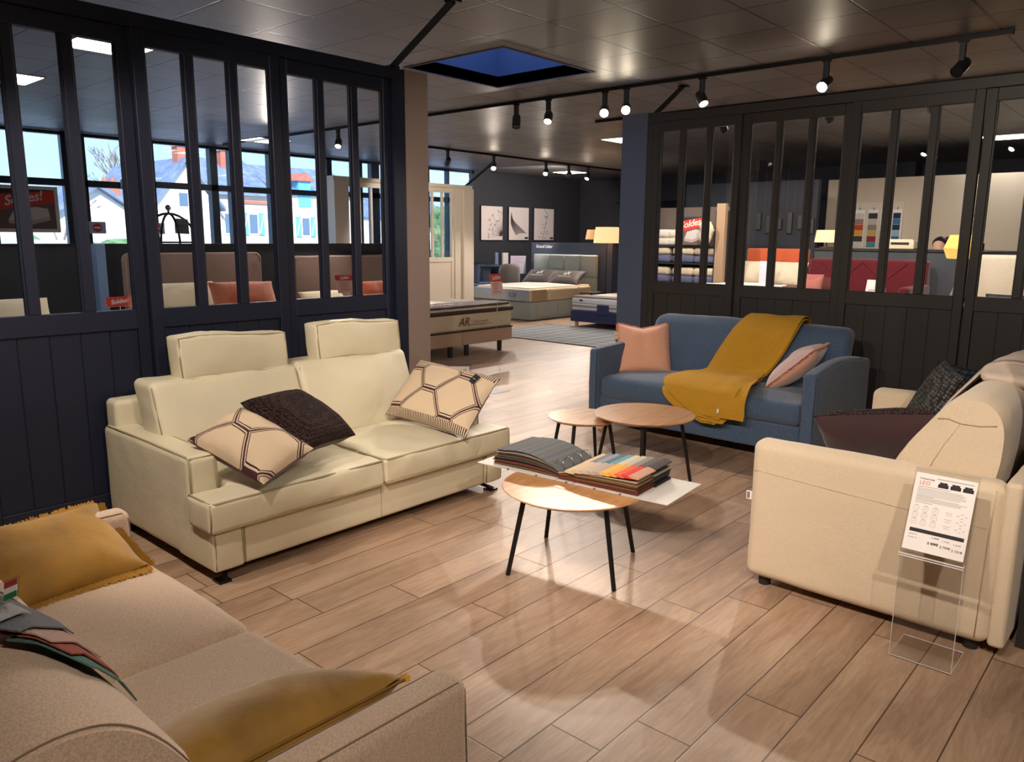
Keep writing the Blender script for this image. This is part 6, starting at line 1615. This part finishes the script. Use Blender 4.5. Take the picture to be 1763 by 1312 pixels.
# shop assistant bending behind the counter
def assistant():
    root = thing('person', 'person with tied-back dark hair and pink top bent behind the grey counter', 'person', (-2.9, 12.4, 0))
    x, y = -2.86, 12.45
    me = bpy.data.meshes.new('body'); o = bpy.data.objects.new('body', me); col.objects.link(o); o.parent = root
    jo = [(0, 0, .62), (0, -.03, .85), (0, -.08, 1.08), (0, -.12, 1.26), (0, -.15, 1.36), (-.17, -.1, 1.26), (-.24, -.12, 1.0), (-.16, -.32, .98), (.17, -.1, 1.26), (.24, -.12, 1.0), (.16, -.32, .98), (-.1, -.05, .55), (-.12, -.42, .52), (-.12, -.42, .06), (.1, -.05, .55), (.12, -.42, .52), (.12, -.42, .06)]
    ra = [.16, .14, .15, .13, .055, .06, .045, .035, .06, .045, .035, .1, .075, .05, .1, .075, .05]
    ed = [(0, 1), (1, 2), (2, 3), (3, 4), (3, 5), (5, 6), (6, 7), (3, 8), (8, 9), (9, 10), (0, 11), (11, 12), (12, 13), (0, 14), (14, 15), (15, 16)]
    me.from_pydata([Vector(j) for j in jo], ed, [])
    inv = wmat(root).inverted(); o.location = inv @ V(x, y, 0)
    md = o.modifiers.new('skin', 'SKIN')
    for i, v in enumerate(me.skin_vertices[0].data): v.radius = (ra[i], ra[i] * .8); v.use_root = (i == 0)
    s2 = o.modifiers.new('sub', 'SUBSURF'); s2.levels = 2; s2.render_levels = 2
    me.materials.append(mat('pink_blouse', rgb(206, 150, 156), .8))
    hd = soft(x - .075, x + .075, y - .26, y - .08, 1.39, 1.61, r=.07, n=(6, 6, 6), puff=(.01, .015, .01))
    obj('head', hd, mat('skin', rgb(216, 168, 146), .6), root, smooth=True)
    obj('nose', lathe([(0, 0), (.012, .004), (.008, .02), (0, .026)], seg=8, m=Matrix.Rotation(PI / 2, 4, 'X'), c=(x - .01, y - .26, 1.50)), mat('skin_b', rgb(216, 168, 146), .6), root, smooth=True)
    hr = soft(x - .088, x + .09, y - .24, y - .05, 1.46, 1.645, r=.08, n=(6, 6, 6), puff=(.01, .01, .01), wr=.008)
    obj('hair', hr, mat('dark_hair', rgb(28, 20, 20), .5), root, smooth=True)
    obj('hair_bun', lathe([(0, -.04), (.035, -.025), (.045, 0), (.03, .03), (0, .04)], c=(x + .07, y - .04, 1.62), seg=16), mat('dark_hair_bun', rgb(28, 20, 20), .5), root, smooth=True)
    st_ = thing('stool', 'dark stool behind the grey counter', 'stool', (x, y, 0)); obj('seat', lathe([(0, .42), (.19, .42), (.19, .46), (0, .46)], c=(x, y + .02, 0)), M['blackm'], st_); obj('column', cyl((x, y + .02, 0), (x, y + .02, .42), .03), M['black'], st_)
assistant()
# wall pieces in the back area
t = thing('display_wall', 'tall anthracite display wall with small fittings behind the orange bed', 'display wall', (-4.9, 12.2, 0))
obj('panel', box(-6.8, -4.55, 12.1, 12.2, 0, 2.5), M['darkwall'], t)
for k in range(6): obj('fitting', soft(-5.5 + .17 * k, -5.42 + .17 * k, 12.05, 12.1, 1.75 - .06 * (k % 2), 2.02 - .05 * (k % 3), r=.01, n=(1, 1, 1)), mat('pewter_fitting', rgb(58, 54, 52), .5), t)

# ================================================================== OUTSIDE
gd = box(-160, -13.2, -80, 140, -.12, -.02); o = obj('ground', gd, M['asphalt']); o['kind'] = 'structure'
def gable_house(name, label, x, d, y0, y1, ze, zr, wall, chim=(), ridge='y', dormer=None):
    t = thing(name, label, 'house', (x, (y0 + y1) / 2, 0))
    obj('wall', box(x - d, x, y0, y1, 0, ze), wall, t)
    if ridge == 'y':
        obj('roof', prism([(x + .3, ze - .1), (x - d / 2, zr), (x - d - .3, ze - .1)], 'y', y0 - .2, y1 + .2), M['slate'], t)
    else:
        ym = (y0 + y1) / 2
        obj('gable_wall', prism([(y0, ze), (ym, zr), (y1, ze)], 'x', x - d, x), wall, t)
        for s in (-1, 1):
            ye = y0 if s < 0 else y1
            obj('roof', prism([(ym, zr + .18), (ym, zr), (ye + .25 * s, ze - .1), (ye + .25 * s, ze + .06)], 'x', x - d - .3, x + .35), M['slate'], t)
    for (cx_, cy_, z0, z1, w_) in chim:
        c = obj('chimney', box(cx_ - .3, cx_ + .3, cy_ - w_ / 2, cy_ + w_ / 2, z0, z1), M['brick'], t)
        obj('chimney_cap', box(cx_ - .36, cx_ + .36, cy_ - w_ / 2 - .06, cy_ + w_ / 2 + .06, z1, z1 + .12), M['stonewash'], c)
        for k in range(2): obj('chimney_pot', cyl((cx_, cy_ - w_ / 4 + k * w_ / 2, z1 + .1), (cx_, cy_ - w_ / 4 + k * w_ / 2, z1 + .35), .09), M['brick'], c)
    return t
def house_window(t, x, y, z, w_, h_, shutters=True):
    wn2 = obj('window', box(x, x + .05, y - w_ / 2, y + w_ / 2, z - h_ / 2, z + h_ / 2), M['white'], t)
    obj('window_glass', box(x + .05, x + .06, y - w_ / 2 + .08, y + w_ / 2 - .08, z - h_ / 2 + .08, z + h_ / 2 - .08), mat('dark_house_glass', rgb(90, 110, 130), .2), wn2)
    if shutters:
        for s in (-1, 1):
            yy = y + s * (w_ / 2 + w_ * .27)
            sh = obj('shutter', box(x + .02, x + .08, yy - w_ * .24, yy + w_ * .24, z - h_ / 2, z + h_ / 2), M['shutter'], t)
            obj('shutter_brace', tube([(x + .09, yy - w_ * .2, z - h_ * .42), (x + .09, yy + w_ * .2, z + h_ * .42)], .03, 4), M['white'], sh)
h1 = gable_house('house', 'white gabled house seen through the left door behind the no-entry sheet', -32, 7, 10.4, 13.8, 2.2, 3.35, M['house'], [(-33.5, 13.2, 2.6, 3.5, .6)], ridge='x')
h2 = gable_house('house', 'tall white gabled house with brick chimneys seen through the middle panes', -38, 8, 16.9, 20.2, 2.9, 5.15, M['house'], [(-38.5, 18.75, 4.3, 5.85, .75)], ridge='x')
house_window(h2, -38, 18.4, 3.3, .6, .8, False)
h3 = gable_house('house', 'cream house wing with blue shutters and brick corner seen through the middle panes', -38.4, 6.5, 20.5, 23.6, 3.75, 5.75, M['stonewash'], [(-41, 22.4, 4.8, 6.1, .9)], ridge='y')
house_window(h3, -38.4, 22.35, 2.2, .62, 1.15)
house_window(h3, -38.4, 20.9, 2.2, .5, 1.15, False)
obj('brick_pilaster', box(-38.4, -38.25, 21.05, 21.45, 0, 4.1), M['brick'], h3)
obj('brick_dentil', box(-38.4, -38.30, 21.5, 23.5, 3.25, 3.4), M['brick'], h3)
h4 = gable_house('house', 'grey stone house with slate roof and dormer seen through the panes next to the pillar', -38.4, 6.5, 23.9, 29.4, 4.0, 5.6, M['stonewash'], ridge='y')
house_window(h4, -38.4, 25.6, 2.1, .62, 1.1)
dm_ = obj('dormer', box(-39.2, -38.35, 25.2, 26.0, 3.2, 4.6), M['shutter'], h4)
obj('dormer_roof', prism([(25.0, 4.6), (25.6, 5.05), (26.2, 4.6)], 'x', -40.2, -38.2), M['brick'], dm_)
h5 = gable_house('house', 'long low slate-roofed building seen through the white partition', -44, 8, 30, 43, 3.0, 4.6, M['house'], ridge='y')
for a, b_, l in ((12.2, 16.2, 'bare hedge in front of the white gabled house'), (33.6, 41, 'tall green hedge seen through the right part of the white partition')):
    bb_ = soft(-37 if a > 20 else -30, -34.5 if a > 20 else -29, a if a > 20 else 8.5, b_ if a > 20 else 12.8, -.02, 3.4 if a > 20 else 1.4, r=.5, n=(6, 26, 14), wr=.28, ws=1.8)
    o = obj('hedge', bb_, M['hedge'], None, smooth=True); tag(o, l, 'hedge', kind='stuff')
def bare_tree(label, base, h, seed):
    rr = random.Random(seed); b = bmesh.new()
    def br(p, d, l, r, k):
        q = p + d * l
        tube([p, q], [r, r * .6], 5, b)
        if k == 0: return
        for i in range(3 if k > 1 else 4):
            nd = (d + V(rr.uniform(-.7, .7), rr.uniform(-.7, .7), rr.uniform(-.1, .5))).normalized()
            br(q, nd, l * rr.uniform(.55, .8), r * .6, k - 1)
    br(Vector(base), V(0, 0, 1), h * .35, h * .02, 5)
    t = thing('bare_tree', label, 'tree', base); obj('branches', b, mat('bark', rgb(128, 116, 106), .9), t)
bare_tree('leafless tree to the left of the tall gabled house', (-50, 20.6, 0), 7.0, 3)
bare_tree('leafless tree above the no-entry sheet', (-27.5, 9.2, 0), 3.0, 5)
t = thing('street_lamp', 'street lamp post seen above the white partition', 'street lamp', (-30, 22.8, 0)); obj('pole', cyl((-30, 23.8, -.05), (-30, 23.8, 5.3), .06), M['white'], t); obj('lantern', soft(-30.2, -29.5, 23.5, 24.1, 5.2, 5.45, r=.08, n=(2, 2, 2)), M['white'], t, smooth=True)
def car():
    t = thing('car', 'white and blue parked car glimpsed through the glass door', 'car', (-17, 5.2, 0))
    P = [(4.0, .35), (4.0, .75), (4.35, .95), (5.0, 1.05), (5.45, 1.45), (7.0, 1.48), (7.7, 1.1), (8.0, .95), (8.05, .4)]
    obj('car_body', prism([(p[0] - 1.2, p[1]) for p in P], 'x', -18.6, -16.9, bev=.06), mat('car_paint', rgb(190, 208, 226), .25), t, smooth='auto')
    obj('side_window', prism([(3.95, 1.08), (4.3, 1.38), (5.7, 1.40), (6.2, 1.1)], 'x', -16.92, -16.88), mat('car_glass', rgb(70, 96, 120), .1), t)
    for y in (3.5, 6.1): obj('wheel', lathe([(0, -.1), (.32, -.1), (.32, .1), (0, .1)], c=(-16.95, y, .32 - .02), seg=24, m=Matrix.Rotation(PI / 2, 4, 'Y')), M['blackm'], t)
car()

# ================================================================== CAMERA / WORLD / LIGHTS
cam_d = bpy.data.cameras.new('camera'); cam = bpy.data.objects.new('camera', cam_d); col.objects.link(cam)
cam_d.sensor_fit = 'HORIZONTAL'; cam_d.sensor_width = 36; cam_d.lens = 1333.0 / 1763.0 * 36; cam_d.clip_start = .05; cam_d.clip_end = 300
rt = Vector((0.74713174, 0.66463296, 0.00756307)); up = Vector((-0.12677799, 0.1313264, 0.98319923)); fw = Vector((-0.65247338, 0.73553818, -0.18237895))
mm = Matrix((rt, up, -fw)).transposed().to_4x4(); mm.translation = (0, 0, 1.6)
cam.matrix_world = mm
sc.camera = cam

w = bpy.data.worlds.new('sky'); sc.world = w; w.use_nodes = True
nt = w.node_tree; N = nt.nodes; L = nt.links
bg = N['Background']
tc = N.new('ShaderNodeTexCoord'); sp = N.new('ShaderNodeSeparateXYZ'); L.new(tc.outputs['Generated'], sp.inputs[0])
rp = N.new('ShaderNodeValToRGB'); L.new(sp.outputs[2], rp.inputs[0])
rp.color_ramp.elements[0].position = .0; rp.color_ramp.elements[0].color = (.43, .68, .95, 1)
rp.color_ramp.elements[1].position = .6; rp.color_ramp.elements[1].color = (.26, .50, 1.0, 1)
L.new(rp.outputs[0], bg.inputs[0]); bg.inputs[1].default_value = 1.0
sd = bpy.data.lights.new('sun', 'SUN'); sd.energy = 4.5; sd.angle = R(1); sd.color = (1, .95, .86)
so = bpy.data.objects.new('sun', sd); col.objects.link(so); so.rotation_euler = Vector((-.8, .35, -.62)).to_track_quat('-Z', 'Y').to_euler()

def spot(loc, target, power, angle=50, blend=.35, color=(1, .85, .72), size=.03):
    d = bpy.data.lights.new('spot_beam', 'SPOT'); d.energy = power; d.spot_size = R(angle); d.spot_blend = blend; d.color = color; d.shadow_soft_size = size
    o = bpy.data.objects.new('spot_beam', d); col.objects.link(o)
    o.location = loc
    v = Vector(target) - Vector(loc); o.rotation_euler = v.to_track_quat('-Z', 'Y').to_euler()
    return o

TY = 6.86
def track(label, p, q, group=None):
    t = thing('lighting_track', label, 'track', ((p[0] + q[0]) / 2, (p[1] + q[1]) / 2, CZ))
    if abs(p[0] - q[0]) > abs(p[1] - q[1]): obj('rail', box(min(p[0], q[0]), max(p[0], q[0]), p[1] - .018, p[1] + .018, CZ - .035, CZ), M['black'], t); obj('end_cap', box(max(p[0], q[0]), max(p[0], q[0]) + .02, p[1] - .02, p[1] + .02, CZ - .037, CZ), M['blackm'], t)
    else: obj('rail', box(p[0] - .018, p[0] + .018, min(p[1], q[1]), max(p[1], q[1]), CZ - .035, CZ), M['black'], t); obj('end_cap', box(p[0] - .02, p[0] + .02, min(p[1], q[1]) - .02, min(p[1], q[1]), CZ - .037, CZ), M['blackm'], t)
track('long black ceiling track crossing above the blue sofa', (-12.6, TY), (-1.28, TY))
track('black ceiling track in the far bedroom area before the picture wall', (-10.1, 9.2), (-10.1, 16.2))

def track_spot(label, x, y, aim, lit=1, group='track spotlights', power=0, angle=45, hang=.17, size=.033, drop=.035):
    """gear box under the rail with a swivelling round head; aim = world point"""
    root = thing('track_spotlight', label, 'spotlight', (x, y, CZ - drop), group=group)
    obj('gear_box', box(x - .02, x + .02, y - .022, y + .022, CZ - drop - hang, CZ - drop - .012, bev=.003), M['lampbody'], root)
    obj('track_adapter', box(x - .035, x + .035, y - .016, y + .016, CZ - drop - .014, CZ - drop + .002), M['black'], root)
    hd = Vector((x, y, CZ - drop - hang - .015)); d = (Vector(aim) - hd).normalized()
    side = Vector((-d.y, d.x, 0)).normalized() * .0
    mz = d.to_track_quat('Z', 'Y').to_matrix().to_4x4(); mz.translation = hd
    r = .048
    b = lathe([(0, -.07), (r * .8, -.07), (r * .92, -.05), (r, -.04), (r, .07), (r * .9, .07), (r * .86, .055), (0, .055)], seg=28, m=mz)
    h = obj('lamp_head', b, M['lampbody'], root, smooth='auto')
    ln_ = lathe([(0, .0575), (r * .82, .0575), (r * .82, .0595), (0, .0595)], seg=24, m=mz)
    obj('lens', ln_, {1: M['bulb'], 0: M['bulbdim'], -1: M['lampbody']}[lit], h)
    if power:
        spot(hd + d * .075, aim, power, angle, size=size)
    return root
P_ = 1.0
track_spot('unlit track spotlight leftmost on the track right of the taupe pillar', -6.05, TY, (-5.6, 6.2, 0), -1)
track_spot('track spotlight with glowing lens second from the taupe pillar', -5.585, TY, (-4.9, 5.6, 1.2), 0, power=90, angle=85)
track_spot('brilliant track spotlight, left of the two dazzling ones', -4.84, TY, (-2.5, 2.9, .2), 1, power=75, angle=62)
track_spot('brilliant track spotlight, right of the two dazzling ones', -4.577, TY, (-1.7, 2.0, 0), 1, power=85, angle=62)
track_spot('track spotlight turned to the right beside the slanting stay rod', -3.739, TY, (-2.2, 6.0, .6), 0, power=70, angle=55)
track_spot('bright track spotlight over the blue sofa facing left', -2.593, TY, (-3.0, 2.6, .2), 1, power=80, angle=66)
track_spot('unlit track spotlight nearest the right end of the track', -1.579, TY, (-1.9, 5.9, 2.1), -1)
track_spot('first track spotlight seen through the panes next to the taupe pillar', -11.0, TY, (-9.4, 5.2, 1.2), 0, power=110, angle=100)
track_spot('second track spotlight seen through the panes next to the taupe pillar', -9.4, TY, (-8.2, 5.6, .9), 0, power=110, angle=100)
track_spot('track spotlight seen through the last pane before the taupe pillar', -8.3, TY, (-8.8, 6.6, .2), -1)
for yy, l, lab_ in ((9.661, -1, 'unlit spotlight at the left end of the far track'), (10.83, 1, 'lit spotlight above the white partition on the far track'), (12.359, 1, 'lit spotlight above the feather picture on the far track'),
                    (13.1, -1, 'dim spotlight between two lit ones on the far track'), (13.768, 1, 'lit spotlight at the right of the far track')):
    track_spot(lab_, -10.1, yy, ({9.661: (-12.1, 10.7, 1.2), 10.83: (-8.2, 8.5, .3), 12.359: (-8.8, 9.6, .3), 13.1: (-13.0, 14.6, 1.8), 13.768: (-10.0, 11.9, .5)}[yy]), 1 if l > 0 else -1, 'far track spotlights', power={9.661: 60, 10.83: 85, 12.359: 85, 13.1: 150, 13.768: 150}[yy], angle=95)  # dark-lensed heads carry added beams to brighten the white partition and pictures

# unseen track inferred from the lit sofa fronts, heads widened for ambient fill
track('black ceiling track over the photographer', (-3.6, .6), (1.6, .6))
for x, aim, pw, an in ((-3.3, (-3.9, 2.3, .6), 48, 90), (-2.2, (-3.6, 2.9, .5), 50, 90), (-1.2, (-2.7, 5.3, .5), 105, 75), (-.2, (-1.4, 4.6, .8), 62, 85), (.9, (-1.4, 2.3, 0), 85, 95)):
    track_spot('track spotlight above and behind the photographer', x, .6, aim, 1, 'spotlights behind the photographer', power=pw, angle=an)

def led(label, x0, y0, x1=None, y1=None, power=0):
    x1 = x0 + .6 if x1 is None else x1; y1 = y0 + .59 if y1 is None else y1
    t = thing('ceiling_light_panel', label, 'light panel', ((x0 + x1) / 2, (y0 + y1) / 2, CZ), group='recessed light panels')
    obj('panel_trim', cubes([(x0, x1, y0, y0 + .012, CZ - .008, CZ), (x0, x1, y1 - .012, y1, CZ - .008, CZ), (x0, x0 + .012, y0, y1, CZ - .008, CZ), (x1 - .012, x1, y0, y1, CZ - .008, CZ)]), M['white'], t)
    obj('diffuser', box(x0 + .012, x1 - .012, y0 + .012, y1 - .012, CZ - .006, CZ - .001), M['led'], t)
# track lighting the beds and the back area behind the right partition
track('black ceiling track in the area behind the right partition', (-6.2, 8.6), (-.8, 8.6))
for k, (x, aim) in enumerate(((-5.6, (-5.7, 10.4, 1.2)), (-4.4, (-4.6, 10.6, 1.1)), (-3.2, (-3.4, 11.5, 1.3)), (-2.2, (-2.0, 11.0, 1.3)), (-1.2, (-2.2, 13.5, 1.6)))):
    track_spot('track spotlight behind the right partition, over the %s' % ['bedding shelves', 'orange headboard', 'wine red sofa', 'amber lamp', 'cream armchair'][k], x, 8.6, aim, 1, 'spotlights behind the right partition', power=62, angle=85)
led('square light panel seen through the upper left panes', -7.20, 2.52)
led('square light panel at the left edge, seen through the pane beyond', -9.35, 2.35)
led('slim light panel above the bedroom behind the left partition', -11.9, 6.75)
led('light panel left of the dark column', -7.3, 10.25)
led('small light panel farthest away above the picture wall', -11.75, 14.6)
led('light panel seen through the upper right panes', -2.75, 13.4)
led('light panel over the bedding behind the right partition', -4.6, 9.3)
led('light panel over the wine red sofa behind the right partition', -1.9, 9.3)

sc.view_settings.view_transform = 'Standard'; sc.view_settings.look = 'None'; sc.view_settings.gamma = 1; sc.view_settings.exposure = 1.15
try: sc.view_settings.use_curve_mapping = False
except Exception: pass
sc.cycles.use_denoising = True
sc.cycles.max_bounces = 8; sc.cycles.diffuse_bounces = 4; sc.cycles.glossy_bounces = 4; sc.cycles.transparent_max_bounces = 24
sc.cycles.sample_clamp_indirect = 6
sc.cycles.caustics_reflective = False; sc.cycles.caustics_refractive = False
bpy.context.view_layer.update()
